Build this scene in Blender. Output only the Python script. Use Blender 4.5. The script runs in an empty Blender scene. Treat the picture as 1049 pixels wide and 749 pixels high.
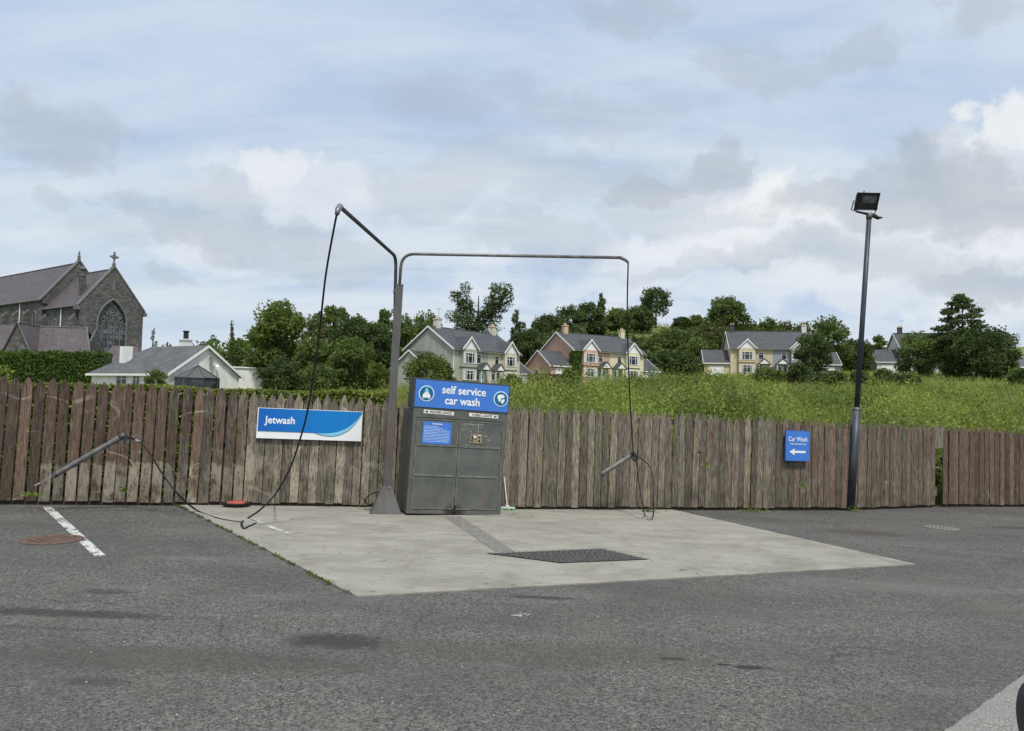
import bpy, bmesh, math, random
import numpy as np
from mathutils import Vector, Matrix

R = math.radians
scene = bpy.context.scene
COL = scene.collection

# ------------------------------------------------------------------ camera
F, CX, CY = 750.0, 524.5, 374.5
PITCH, ROLL = math.atan(35.5/750), math.atan(0.021)
CAM = Vector((0, 0, 1.6))
fw = Vector((0, math.cos(PITCH), math.sin(PITCH)))
r0 = Vector((1, 0, 0)); u0 = Vector((0, -math.sin(PITCH), math.cos(PITCH)))
rt = r0*math.cos(ROLL) + u0*math.sin(ROLL)
up = u0*math.cos(ROLL) - r0*math.sin(ROLL)
cd = bpy.data.cameras.new('camera'); cam = bpy.data.objects.new('camera', cd); COL.objects.link(cam)
cam.matrix_world = Matrix(((rt.x, up.x, -fw.x, CAM.x), (rt.y, up.y, -fw.y, CAM.y), (rt.z, up.z, -fw.z, CAM.z), (0, 0, 0, 1)))
cd.sensor_width = 36; cd.sensor_fit = 'HORIZONTAL'; cd.lens = F/1049*36; cd.clip_start = .05; cd.clip_end = 12000
scene.camera = cam

# ------------------------------------------------------------------ light and exposure
scene.view_settings.view_transform = 'Standard'; scene.view_settings.look = 'None'
scene.view_settings.exposure = 0.08; scene.view_settings.gamma = 1
SUN_DIR = Vector((0.22, -0.70, 1.30)).normalized()       # towards the sun
SUN_EL = math.asin(SUN_DIR.z); SUN_AZ = math.atan2(SUN_DIR.x, SUN_DIR.y)
sl = bpy.data.lights.new('sun', 'SUN'); sl.energy = 3.3; sl.angle = R(9); sl.color = (1, .955, .88)
so = bpy.data.objects.new('sun', sl); COL.objects.link(so)
so.rotation_euler = (-SUN_DIR).to_track_quat('-Z', 'Y').to_euler(); so.location = (20, -20, 40)

def ray(px, py): return (rt*((px-CX)/F) - up*((py-CY)/F) + fw)
def at(px, py, Y):
    d = ray(px, py); return CAM + d*((Y-CAM.y)/d.y)

def build_world():
    w = bpy.data.worlds.new('World'); scene.world = w; w.use_nodes = True
    nt = w.node_tree; nt.nodes.clear(); N = nt.nodes.new; L = nt.links.new
    def M(op, a, b=None, c=None, clamp=False):
        n = N('ShaderNodeMath'); n.operation = op; n.use_clamp = clamp
        for i, v in enumerate((a, b, c)):
            if v is None: continue
            if isinstance(v, (int, float)): n.inputs[i].default_value = v
            else: L(v, n.inputs[i])
        return n.outputs[0]
    def ramp(v, a, b):
        n = N('ShaderNodeMapRange'); n.interpolation_type = 'SMOOTHSTEP'; L(v, n.inputs[0])
        n.inputs[1].default_value = a; n.inputs[2].default_value = b; return n.outputs[0]
    def mixc(f, a, b):
        n = N('ShaderNodeMix'); n.data_type = 'RGBA'
        if isinstance(f, float): n.inputs[0].default_value = f
        else: L(f, n.inputs[0])
        for i, v in ((6, a), (7, b)):
            if isinstance(v, tuple): n.inputs[i].default_value = (*v, 1)
            else: L(v, n.inputs[i])
        return n.outputs[2]
    tc = N('ShaderNodeTexCoord'); sep = N('ShaderNodeSeparateXYZ'); L(tc.outputs['Generated'], sep.inputs[0])
    x, y, z = sep.outputs
    az = M('ARCTAN2', x, y); el = M('ARCSINE', z)
    zz = M('ADD', M('MAXIMUM', z, 0.0), 0.22)
    cu = N('ShaderNodeCombineXYZ'); L(M('DIVIDE', x, zz), cu.inputs[0]); L(M('DIVIDE', y, zz), cu.inputs[1])
    def noise(vec, scale, detail=6, rough=.55, dist=0, off=0, sx=1, sy=1):
        mp = N('ShaderNodeMapping'); L(vec, mp.inputs[0]); mp.inputs['Location'].default_value = (off, off*.7, 0)
        mp.inputs['Scale'].default_value = (sx, sy, 1)
        n = N('ShaderNodeTexNoise'); L(mp.outputs[0], n.inputs['Vector'])
        n.inputs['Scale'].default_value = scale; n.inputs['Detail'].default_value = detail
        n.inputs['Roughness'].default_value = rough; n.inputs['Distortion'].default_value = dist
        return n.outputs['Fac']
    ce = N('ShaderNodeCombineXYZ'); L(az, ce.inputs[0]); L(el, ce.inputs[1])
    AE = ce.outputs[0]
    # the sky proper
    sky = N('ShaderNodeTexSky'); sky.sky_type = 'NISHITA'; sky.sun_disc = False
    sky.sun_elevation = SUN_EL; sky.sun_rotation = SUN_AZ; sky.air_density = 1.2; sky.dust_density = 1.5
    bsky = N('ShaderNodeBackground'); L(sky.outputs[0], bsky.inputs[0]); bsky.inputs[1].default_value = .12
    # cloud colour
    veil = noise(cu.outputs[0], .9, 7, .55, .5, 3.1, .45, 1.5)
    fine = noise(cu.outputs[0], 2.6, 8, .6, .3, 1.7, .55, 1.3)
    col = mixc(ramp(M('ADD', M('MULTIPLY', veil, .65), M('MULTIPLY', fine, .35)), .38, .62), (.50, .61, .78), (.68, .745, .81))
    warp1 = noise(AE, 5.5, 8, .62, 0, 5.3); warp2 = noise(AE, 5.5, 8, .62, 0, 11.9)
    azw = M('ADD', az, M('MULTIPLY', M('SUBTRACT', warp1, .5), .34))
    elw = M('ADD', el, M('MULTIPLY', M('SUBTRACT', warp2, .5), .20))
    det = noise(AE, 13, 9, .65, .4, 2.2)
    def ae(px, py):
        d = ray(px, py).normalized(); return math.atan2(d.x, d.y), math.asin(d.z)
    def blobs(lst, lo=.25, hi=1.1):
        tot = None
        for (px, py, wx, wy, s) in lst:
            a, e = ae(px, py); da = wx/F*(math.cos(a)**2)*1.25; de = wy/F*1.25
            p = M('POWER', M('DIVIDE', M('SUBTRACT', azw, a), da), 2.0)
            q = M('POWER', M('DIVIDE', M('SUBTRACT', elw, e), de), 2.0)
            v = M('ADD', M('ADD', p, q), M('MULTIPLY', M('SUBTRACT', det, .5), 1.5))
            n = N('ShaderNodeMapRange'); n.interpolation_type = 'SMOOTHSTEP'; L(v, n.inputs[0])
            n.inputs[1].default_value = 1.5; n.inputs[2].default_value = lo; n.inputs[4].default_value = s
            tot = n.outputs[0] if tot is None else M('MAXIMUM', tot, n.outputs[0])
        return tot
    white = blobs([(288,178,42,22,.9),(340,205,50,20,.5),(230,262,60,10,.4),(800,200,40,20,1),(780,240,90,24,.8),(700,262,80,20,.75),(1042,128,28,18,.95),(1015,165,50,18,.7),
                   (900,235,80,20,.6),(960,262,90,18,.55),(1030,228,50,18,.7),(860,300,150,22,.6),(660,285,60,14,.55),(500,290,60,14,.4),
                   (1010,315,80,22,.7),(240,190,60,30,.35)])
    grey = blobs([(60,136,46,22,.6),(130,216,36,12,.55),(205,232,60,18,.6),(262,236,70,20,.6),(335,255,60,16,.45),(100,248,50,14,.3),(45,205,24,9,.4),
                  (182,290,26,9,.5),(230,215,60,26,.4),(470,102,85,26,.42),(440,92,40,14,.3),(600,118,80,18,.35),(640,8,50,14,.5),(770,62,48,20,.5),(868,56,36,14,.5),
                  (1005,8,46,18,.6),(672,192,40,14,.75),(728,168,28,22,.7),(560,180,120,18,.35),(490,200,90,18,.3),
                  (880,198,70,16,.7),(960,182,80,22,.9),(1030,195,60,24,.8),(920,215,70,18,.75),(850,262,110,14,.55),(930,275,110,14,.5),(1010,288,70,18,.8),(700,275,60,9,.4),
                  (700,215,60,20,.35),(560,250,70,16,.4),(450,205,60,18,.35),(780,222,40,8,.3)])
    col = mixc(white, col, (.82, .845, .865))
    g2 = M('MULTIPLY', grey, .74)
    col = mixc(g2, col, (.415, .455, .505))
    far = ramp(el, .16, .02)
    col = mixc(M('MULTIPLY', far, .35), col, (.60, .69, .80))
    low = M('LESS_THAN', z, 0.0)
    col = mixc(low, col, (.25, .26, .25))
    bcl = N('ShaderNodeBackground'); L(col, bcl.inputs[0]); bcl.inputs[1].default_value = 1.0
    mx = N('ShaderNodeMixShader')
    cov = M('ADD', M('MULTIPLY', ramp(fine, .3, .6), .18), .80)
    cov = M('MAXIMUM', cov, M('MAXIMUM', white, grey)); cov = M('MAXIMUM', cov, low)
    L(cov, mx.inputs[0]); L(bsky.outputs[0], mx.inputs[1]); L(bcl.outputs[0], mx.inputs[2])
    out = N('ShaderNodeOutputWorld'); L(mx.outputs[0], out.inputs[0])
    w.cycles.sampling_method = 'MANUAL'; w.cycles.sample_map_resolution = 512
build_world()

# ------------------------------------------------------------------ the tilted yard plane
pn = ray(1049, 444).cross(ray(0, 400)).normalized()
if pn.z < 0: pn = -pn
def G(px, py, h=0.0):
    d = ray(px, py); t = -(1.6-h)/d.dot(pn); return CAM + d*t
def pz(x, y):                     # height of the yard plane
    # pn.(P-CAM) = -1.6
    return 1.6 + (-1.6 - pn.x*x - pn.y*y)/pn.z
def PP(x, y, h=0.0): return Vector((x, y, pz(x, y))) + pn*h

# ------------------------------------------------------------------ materials
MATS = {}
class NT:
    def __init__(s, name, rough=.8, metal=0, spec=.3):
        s.m = bpy.data.materials.new(name); s.m.use_nodes = True; s.nt = s.m.node_tree
        s.b = s.nt.nodes['Principled BSDF']; s.b.inputs['Roughness'].default_value = rough
        s.b.inputs['Metallic'].default_value = metal; s.b.inputs['Specular IOR Level'].default_value = spec
        s.tc = s.nt.nodes.new('ShaderNodeTexCoord'); MATS[name] = s.m
    def n(s, t): return s.nt.nodes.new(t)
    def l(s, a, b): s.nt.links.new(a, b)
    def math(s, op, a, b=None, clamp=False):
        n = s.n('ShaderNodeMath'); n.operation = op; n.use_clamp = clamp
        for i, v in enumerate((a, b)):
            if v is None: continue
            if isinstance(v, (int, float)): n.inputs[i].default_value = v
            else: s.l(v, n.inputs[i])
        return n.outputs[0]
    def noise(s, scale, detail=5, rough=.6, sc=(1, 1, 1), coord='Object', dist=0, loc=(0, 0, 0)):
        mp = s.n('ShaderNodeMapping'); s.l(s.tc.outputs[coord], mp.inputs[0]); mp.inputs['Scale'].default_value = sc
        mp.inputs['Location'].default_value = loc
        n = s.n('ShaderNodeTexNoise'); s.l(mp.outputs[0], n.inputs['Vector']); n.inputs['Scale'].default_value = scale
        n.inputs['Detail'].default_value = detail; n.inputs['Roughness'].default_value = rough; n.inputs['Distortion'].default_value = dist
        return n.outputs['Fac']
    def ramp(s, v, a, b, lo=0, hi=1, smooth=True):
        n = s.n('ShaderNodeMapRange'); n.interpolation_type = 'SMOOTHSTEP' if smooth else 'LINEAR'; s.l(v, n.inputs[0])
        for i, q in enumerate((a, b, lo, hi)): n.inputs[i+1].default_value = q
        return n.outputs[0]
    def mix(s, f, a, b, mode='MIX'):
        n = s.n('ShaderNodeMix'); n.data_type = 'RGBA'; n.blend_type = mode
        if isinstance(f, (int, float)): n.inputs[0].default_value = f
        else: s.l(f, n.inputs[0])
        for i, v in ((6, a), (7, b)):
            if isinstance(v, tuple): n.inputs[i].default_value = (*v[:3], 1)
            else: s.l(v, n.inputs[i])
        return n.outputs[2]
    def rnd(s):
        return s.n('ShaderNodeNewGeometry').outputs['Random Per Island']
    def pos(s):
        n = s.n('ShaderNodeNewGeometry'); return n.outputs['Position']
    def bump(s, h, strength=.3, dist=.01):
        n = s.n('ShaderNodeBump'); n.inputs['Strength'].default_value = strength; n.inputs['Distance'].default_value = dist
        s.l(h, n.inputs['Height']); s.l(n.outputs[0], s.b.inputs['Normal'])
    def out(s, c):
        if isinstance(c, tuple): s.b.inputs['Base Color'].default_value = (*c, 1)
        else: s.l(c, s.b.inputs['Base Color'])
        return s.m
    def rough(s, v): s.l(v, s.b.inputs['Roughness'])

def paint(name, c, var=.12, scale=6, rough=.6, metal=0, spec=.3, dirt=None, coord='Object', sc=(1, 1, 1)):
    t = NT(name, rough, metal, spec); f = t.noise(scale, 6, .6, sc, coord)
    a = tuple(v*(1-var) for v in c); b = tuple(min(1, v*(1+var)) for v in c)
    col = t.mix(t.ramp(f, .3, .7), a, b)
    if dirt: col = t.mix(t.ramp(t.noise(scale*2.3, 7, .7, sc, coord, loc=(4, 2, 7)), .55, .75, 0, .7), col, dirt)
    return t.out(col)
def leafmat(name, c, c2=None, trans=.25, scale=.35, patch=.6):
    t = NT(name, .65, 0, .25); c2 = c2 or tuple(v*.55 for v in c)
    f = t.noise(scale, 3, .6, coord='Object'); r = t.rnd()
    k = t.math('ADD', t.math('MULTIPLY', t.ramp(f, .38, .62), patch), t.math('MULTIPLY', r, 1-patch))
    col = t.mix(k, c2, c); t.out(col)
    tr = t.n('ShaderNodeBsdfTranslucent'); t.l(t.mix(1.0, col, (1.1, 1.25, .6), 'MULTIPLY'), tr.inputs[0])
    mx = t.n('ShaderNodeMixShader'); mx.inputs[0].default_value = trans
    t.l(t.b.outputs[0], mx.inputs[1]); t.l(tr.outputs[0], mx.inputs[2]); t.l(mx.outputs[0], t.nt.nodes['Material Output'].inputs[0])
    return t.m

# asphalt
def mat_asphalt():
    t = NT('asphalt', .92, 0, .2)
    def cells(sc):
        v = t.n('ShaderNodeTexVoronoi'); mp = t.n('ShaderNodeMapping'); t.l(t.tc.outputs['Object'], mp.inputs[0]); t.l(mp.outputs[0], v.inputs['Vector']); v.inputs['Scale'].default_value = sc
        q = t.n('ShaderNodeSeparateColor'); t.l(v.outputs['Color'], q.inputs[0]); return q.outputs[0]
    ag = cells(95); ag2 = cells(48)
    a = t.ramp(ag, .1, 1, smooth=False); b = t.math('MULTIPLY', ag2, t.ramp(t.noise(30, 2, .6), .3, .7))
    spk = t.math('MULTIPLY', t.ramp(t.noise(120, 1, .4, loc=(3, 9, 0)), .64, .74), .8)
    k = t.math('ADD', t.math('MULTIPLY', a, .6), t.math('MULTIPLY', b, .4))
    col = t.mix(k, (.036, .035, .032), (.235, .229, .207))
    col = t.mix(spk, col, (.36, .36, .34))
    big = t.ramp(t.noise(.55, 6, .62, (1, 1.5, 1)), .38, .66)
    col = t.mix(t.math('MULTIPLY', big, .5), col, (.066, .065, .062))
    lt = t.ramp(t.noise(.9, 6, .65, (.8, 1.6, 1), loc=(8, 3, 1)), .5, .72)
    col = t.mix(t.math('MULTIPLY', lt, .38), col, (.185, .18, .165))
    crk = t.n('ShaderNodeTexVoronoi'); crk.feature = 'DISTANCE_TO_EDGE'; crk.inputs['Scale'].default_value = .42
    cm = t.n('ShaderNodeMapping'); nz = t.n('ShaderNodeTexNoise'); nz.inputs['Scale'].default_value = 2.2; nz.inputs['Detail'].default_value = 7; t.l(t.tc.outputs['Object'], nz.inputs['Vector'])
    va = t.n('ShaderNodeVectorMath'); va.operation = 'MULTIPLY_ADD'; t.l(nz.outputs['Color'], va.inputs[0]); va.inputs[1].default_value = (.8, .8, 0); t.l(t.tc.outputs['Object'], va.inputs[2]); t.l(va.outputs[0], crk.inputs['Vector'])
    ck = t.math('MULTIPLY', t.ramp(crk.outputs['Distance'], .006, .001), t.ramp(t.noise(.5, 4, .6, loc=(4, 4, 4)), .52, .62))
    col = t.mix(t.math('MULTIPLY', ck, .6), col, (.03, .03, .028))
    br = t.ramp(t.noise(1.4, 5, .6, loc=(1, 7, 1)), .56, .72)
    col = t.mix(t.math('MULTIPLY', br, .30), col, (.135, .118, .09))
    # oil and tar stains where they lie in the yard
    wx = t.n('ShaderNodeSeparateXYZ'); t.l(t.pos(), wx.inputs[0])
    wn = t.math('MULTIPLY', t.math('SUBTRACT', t.noise(14, 9, .85), .5), 5.5)
    for (px, py, rx, ry, s, c) in [(348, 657, .34, .16, .8, (.035, .034, .033)), (60, 628, .9, .10, .75, (.035, .035, .035)), (552, 612, .35, .06, .7, (.03, .03, .03)),
                                (190, 676, 1.3, .22, .45, (.07, .06, .052)), (560, 670, 1.2, .25, .4, (.075, .063, .052)), (770, 684, .13, .04, .9, (.025, .025, .025)),
                                (742, 681, .06, .02, .9, (.025, .025, .025)), (688, 675, .10, .03, .8, (.03, .03, .03)), (886, 546, .55, .32, .6, (.075, .058, .042)),
                                (108, 606, .22, .09, .6, (.04, .04, .04)), (92, 698, .22, .07, .5, (.045, .045, .045)), (1040, 541, .5, .14, .7, (.05, .045, .04)), (40, 643, .5, .04, .5, (.05, .05, .05)),
                                (900, 600, 1.2, .3, .3, (.17, .165, .15)), (510, 619, .25, .03, .4, (.04, .04, .04)), (965, 541, .45, .3, .5, (.10, .08, .06))]:
        p = G(px, py)
        dx = t.math('POWER', t.math('DIVIDE', t.math('SUBTRACT', wx.outputs[0], p.x), rx), 2)
        dy = t.math('POWER', t.math('DIVIDE', t.math('SUBTRACT', wx.outputs[1], p.y), ry), 2)
        v = t.math('ADD', t.math('ADD', dx, dy), wn)
        col = t.mix(t.ramp(v, 1.5, .2, 0, s), col, c)
    # dusty, browner apron along the fence
    t.out(col); t.bump(t.math('ADD', ag, t.math('MULTIPLY', ag2, .5)), .75, .012)
mat_asphalt()
def mat_concrete():
    t = NT('concrete', .9, 0, .2)
    f = t.ramp(t.noise(1.3, 8, .65, (1, 2.2, 1)), .3, .7); g = t.ramp(t.noise(6, 6, .7, (.6, 2.5, 1), dist=.6), .35, .7)
    col = t.mix(f, (.265, .254, .215), (.36, .345, .30)); col = t.mix(t.math('MULTIPLY', g, .42), col, (.20, .185, .15))
    gr = t.ramp(t.noise(.8, 8, .75, loc=(7, 2, 0), dist=.5), .48, .62); col = t.mix(t.math('MULTIPLY', gr, .55), col, (.175, .165, .135))
    wt = t.ramp(t.noise(2.2, 9, .8, (.8, 2, 1), loc=(1, 4, 0)), .56, .64); col = t.mix(t.math('MULTIPLY', wt, .4), col, (.12, .115, .10))
    fn = t.ramp(t.noise(140, 2, .6), .3, .7); col = t.mix(t.math('MULTIPLY', fn, .22), col, (.16, .155, .14))
    sp = t.ramp(t.noise(9, 2, .3, loc=(5, 5, 0)), .72, .76); col = t.mix(t.math('MULTIPLY', sp, .7), col, (.08, .075, .07))
    st = t.ramp(t.noise(1.8, 6, .7, (2.2, .5, 1), loc=(2, 9, 0), dist=1.2), .56, .74); col = t.mix(t.math('MULTIPLY', st, .45), col, (.165, .15, .125))
    t.out(col); t.bump(fn, .25, .004)
mat_concrete()
def mat_pale():
    t = NT('pale_aggregate', .9, 0, .2)
    k = t.ramp(t.noise(90, 2, .7), .3, .7); col = t.mix(k, (.13, .13, .12), (.34, .335, .31)); t.out(col); t.bump(k, .5, .008)
mat_pale()
def mat_wornpaint():
    t = NT('worn_paint', .8, 0, .3)
    k = t.ramp(t.math('ADD', t.math('MULTIPLY', t.noise(16, 9, .8), .6), t.math('MULTIPLY', t.noise(3.5, 3, .6), .4)), .455, .52); c = t.mix(t.ramp(t.noise(60, 2, .6), .3, .7), (.42, .42, .40), (.62, .62, .60))
    t.out(c)
    tr = t.n('ShaderNodeBsdfTransparent'); mx = t.n('ShaderNodeMixShader'); t.l(k, mx.inputs[0])
    t.l(t.b.outputs[0], mx.inputs[2]); t.l(tr.outputs[0], mx.inputs[1]); t.l(mx.outputs[0], t.nt.nodes['Material Output'].inputs[0])
mat_wornpaint()
def mat_picket():
    t = NT('picket_wood', .85, 0, .2)
    at_ = t.n('ShaderNodeAttribute'); at_.attribute_name = 'wear'
    sp = t.n('ShaderNodeSeparateColor'); t.l(at_.outputs['Color'], sp.inputs[0])
    red, wash, hgt = sp.outputs
    r = t.rnd()
    grain = t.noise(9, 8, .7, (6, 6, .55), dist=.5); g2 = t.noise(45, 4, .6, (3, 3, .14))
    grey = t.mix(t.ramp(grain, .3, .72), (.072, .060, .045), (.33, .295, .235))
    redc = t.mix(t.ramp(grain, .3, .72), (.064, .043, .031), (.205, .148, .115))
    patch = t.noise(2.4, 6, .7, (1.6, 1.6, .6))
    k = t.math('ADD', red, t.math('MULTIPLY', t.math('SUBTRACT', patch, .5), 1.5)); k = t.math('ADD', k, t.math('MULTIPLY', t.math('SUBTRACT', r, .5), .45))
    col = t.mix(t.ramp(k, .25, .75), grey, redc)
    # pale jet-washed areas with a ragged edge
    wv = t.math('ADD', wash, t.math('MULTIPLY', t.math('SUBTRACT', t.noise(3.2, 7, .75, (1.4, 1.4, .8), loc=(3, 1, 4)), .5), 1.5))
    col = t.mix(t.ramp(wv, .48, .66, 0, .8), col, (.36, .325, .265))
    # jet-wash scars: thin pale arcs crossing the boards
    arc = t.math('ABSOLUTE', t.math('SUBTRACT', t.noise(1.15, 1.5, .4, (1, .3, 1.3), loc=(6, 0, 2)), .5))
    px_ = t.n('ShaderNodeSeparateXYZ'); t.l(t.pos(), px_.inputs[0]); arc = t.math('MULTIPLY', t.math('MULTIPLY', t.ramp(arc, .018, .004), t.ramp(px_.outputs[0], -1.2, -2.6)), t.ramp(t.noise(1.7, 4, .6, loc=(1, 5, 5)), .48, .6))
    col = t.mix(t.math('MULTIPLY', arc, t.ramp(wash, .0, .25, .55, .8)), col, (.36, .31, .25))
    # green algae low down
    al = t.math('MULTIPLY', t.ramp(hgt, .42, .0), t.ramp(t.noise(3, 5, .7, loc=(9, 1, 2)), .35, .65))
    col = t.mix(t.math('MULTIPLY', al, .55), col, (.075, .072, .042))
    col = t.mix(t.math('MULTIPLY', t.ramp(g2, .5, .66), .75), col, (.028, .022, .018))
    col = t.mix(t.math('MULTIPLY', t.ramp(t.noise(26, 5, .7, (2, 2, .5), loc=(1, 2, 3)), .6, .72), .5), col, (.27, .25, .21))
    col = t.mix(1.0, col, t.mix(r, (.60, .60, .60), (1.42, 1.38, 1.33)), 'MULTIPLY')
    t.out(col); t.bump(t.math('ADD', g2, grain), .7, .006)
mat_picket()
paint('rail_wood', (.045, .034, .026), .4, 8, .9, dirt=(.03, .03, .025))
def mat_kiosk():
    t = NT('grey_cabinet_paint', .5, .25, .4)
    f = t.noise(3, 6, .6); col = t.mix(t.ramp(f, .3, .7), (.098, .106, .095), (.135, .142, .127))
    col = t.mix(t.ramp(t.noise(14, 9, .8, (1, 1, .35)), .56, .72, 0, .6), col, (.17, .165, .15))
    s = t.n('ShaderNodeSeparateXYZ'); t.l(t.tc.outputs['Object'], s.inputs[0])
    lowm = t.ramp(s.outputs[2], .85, .05)
    rd = t.math('MULTIPLY', lowm, t.ramp(t.noise(6.5, 9, .85, loc=(5, 0, 8), dist=.5), .54, .63))
    col = t.mix(t.math('MULTIPLY', rd, .6), col, (.25, .07, .06))
    dx = t.math('POWER', t.math('DIVIDE', t.math('SUBTRACT', s.outputs[0], .73), .16), 2); dz = t.math('POWER', t.math('DIVIDE', t.math('SUBTRACT', s.outputs[2], .06), .14), 2)
    dk = t.ramp(t.math('ADD', t.math('ADD', dx, dz), t.math('MULTIPLY', t.math('SUBTRACT', t.noise(9, 6, .75, loc=(1, 0, 3)), .5), 2.2)), 1.6, 0)
    col = t.mix(t.math('MULTIPLY', dk, .85), col, (.022, .018, .018))
    t.out(col); t.rough(t.ramp(f, .3, .7, .38, .62)); t.bump(t.noise(40, 3, .6), .12, .003)
mat_kiosk()
def mat_post():
    t = NT('grey_post_paint', .55, .2, .4)
    f = t.noise(4, 7, .65, (1, 1, .4)); col = t.mix(t.ramp(f, .3, .7), (.086, .083, .081), (.138, .132, .127))
    s = t.n('ShaderNodeSeparateXYZ'); t.l(t.tc.outputs['Object'], s.inputs[0])
    band = t.math('MULTIPLY', t.ramp(s.outputs[2], .45, .75), t.ramp(s.outputs[2], 1.75, 1.3))
    col = t.mix(t.math('MULTIPLY', band, t.ramp(t.noise(3.5, 7, .7, (1.5, 1.5, .5), loc=(2, 2, 2)), .42, .6, 0, .55)), col, (.17, .08, .062))
    t.out(col)
mat_post()
paint('worn_edge_paint', (.15, .158, .14), .3, 9, .6, .2, .4, dirt=(.09, .095, .088))
paint('galvanised', (.20, .205, .21), .25, 12, .45, .6, .5, dirt=(.09, .085, .08))
paint('dull_pipe', (.17, .165, .16), .3, 9, .5, .35, .5, dirt=(.07, .06, .055))
paint('dark_pipe', (.075, .077, .082), .25, 9, .5, .3, .4)
paint('lamp_pole_paint', (.050, .056, .068), .3, 7, .5, .3, .4, dirt=(.14, .15, .16), sc=(1, 1, .3))
paint('black_rubber', (.016, .016, .017), .3, 10, .55)
paint('black_steel', (.022, .022, .023), .3, 10, .5)
paint('steel_plain', (.45, .45, .44), .15, 10, .35, .8)
paint('sign_blue', (.055, .19, .58), .05, 4, .4)
paint('sign_white', (.80, .82, .82), .03, 4, .4)
paint('sign_edge', (.055, .058, .062), .1, 4, .5)
paint('notice_blue', (.055, .185, .60), .10, 8, .5, dirt=(.14, .27, .6))
paint('icon_teal', (.010, .13, .26), .08, 8, .4)
paint('icon_pale', (.66, .82, .86), .06, 8, .4)
paint('sticker_white', (.72, .71, .66), .06, 20, .5, dirt=(.5, .48, .43))
paint('print_black', (.03, .03, .035), .05, 8, .5)
paint('coin_panel', (.32, .26, .16), .3, 40, .5, .3, dirt=(.10, .08, .06))
paint('scraped_glue', (.42, .42, .38), .3, 30, .8)
paint('red_faded', (.34, .085, .06), .35, 9, .8, dirt=(.14, .05, .04))
paint('brush_green', (.12, .40, .16), .2, 20, .7)
paint('handle_white', (.62, .62, .60), .08, 10, .5)
paint('rust_iron', (.115, .075, .058), .4, 14, .9, dirt=(.07, .062, .055))
paint('grate_iron', (.135, .13, .12), .3, 30, .75, .2, dirt=(.14, .13, .115))
paint('grate_pit', (.018, .018, .018), .2, 10, .9)
paint('channel_dark', (.185, .175, .155), .25, 20, .85, dirt=(.11, .105, .095))
def mat_jetblue():
    t = NT('jetwash_blue', .35, 0, .4)
    s = t.n('ShaderNodeSeparateXYZ'); t.l(t.tc.outputs['Object'], s.inputs[0])
    t.out(t.mix(t.ramp(s.outputs[0], -.1, 1.25), (.004, .12, .46), (.004, .19, .54)))
mat_jetblue()
paint('jet_cyan', (.22, .58, .78), .03, 4, .4)
# houses
def render_wall(name, c): paint(name, c, .10, 1.3, .9, dirt=tuple(v*.78 for v in c), sc=(1, 1, .5))
render_wall('render_sage', (.37, .38, .325)); render_wall('render_cream', (.56, .52, .40)); render_wall('render_pink', (.52, .335, .26))
render_wall('render_yellow', (.66, .62, .42)); render_wall('render_buff', (.55, .46, .30)); render_wall('render_greyblue', (.30, .31, .34))
render_wall('render_white', (.74, .74, .72)); render_wall('render_offwhite', (.58, .58, .54)); render_wall('render_peach', (.58, .41, .27))
paint('joinery_white', (.78, .78, .77), .04, 3, .5)
paint('gutter_dark', (.06, .06, .065), .1, 5, .5)
paint('fence_dark', (.06, .035, .028), .2, 5, .8)
def mat_slate(name, a, b, sx=.25):
    t = NT(name, .6, 0, .35)
    br = t.n('ShaderNodeTexBrick'); mp = t.n('ShaderNodeMapping'); t.l(t.tc.outputs['UV'], mp.inputs[0]); t.l(mp.outputs[0], br.inputs['Vector'])
    br.inputs['Color1'].default_value = (*a, 1); br.inputs['Color2'].default_value = (*b, 1); br.inputs['Mortar'].default_value = (*(v*.35 for v in a), 1)
    br.inputs['Scale'].default_value = 1; br.inputs['Brick Width'].default_value = sx*1.4; br.inputs['Row Height'].default_value = sx; br.inputs['Mortar Size'].default_value = .018
    f = t.ramp(t.noise(.7, 7, .7), .35, .7); c = t.mix(t.math('MULTIPLY', f, .35), br.outputs['Color'], tuple(v*1.45 for v in b))
    t.out(c); t.bump(br.outputs['Fac'], -.4, .01)
mat_slate('slate_dark', (.052, .054, .060), (.078, .080, .086)); mat_slate('slate_purple', (.072, .061, .065), (.115, .099, .104))
mat_slate('slate_grey', (.075, .078, .082), (.115, .118, .122))
def mat_stone():
    t = NT('church_stone', .9, 0, .2)
    br = t.n('ShaderNodeTexBrick'); t.l(t.tc.outputs['UV'], br.inputs['Vector'])
    br.inputs['Color1'].default_value = (.085, .084, .080, 1); br.inputs['Color2'].default_value = (.235, .23, .215, 1); br.inputs['Mortar'].default_value = (.14, .138, .13, 1)
    br.inputs['Scale'].default_value = 1; br.inputs['Brick Width'].default_value = .62; br.inputs['Row Height'].default_value = .27; br.inputs['Mortar Size'].default_value = .03; br.inputs['Bias'].default_value = -.1
    f = t.ramp(t.noise(1.6, 9, .8), .38, .6); c = t.mix(t.math('MULTIPLY', f, .6), br.outputs['Color'], (.055, .055, .053)); c = t.mix(t.math('MULTIPLY', t.ramp(t.noise(.25, 4, .6), .4, .65), .35), c, (.07, .07, .066))
    t.out(c); t.bump(f, .3, .05)
mat_stone()
paint('dressed_stone', (.15, .148, .14), .2, 3, .85, dirt=(.13, .13, .12))
def mat_glass(name, c=(.02, .024, .028)):
    t = NT(name, .12, 0, .6); t.out(t.mix(t.ramp(t.noise(1.1, 2, .5), .4, .6), c, tuple(v*3 for v in c)))
mat_glass('window_glass'); mat_glass('leaded_glass', (.045, .055, .06))
paint('curtain_white', (.55, .55, .53), .1, 5, .8)
paint('conservatory_roof', (.085, .09, .085), .12, 2, .5)
paint('dish_grey', (.16, .16, .17), .1, 4, .5)
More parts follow.
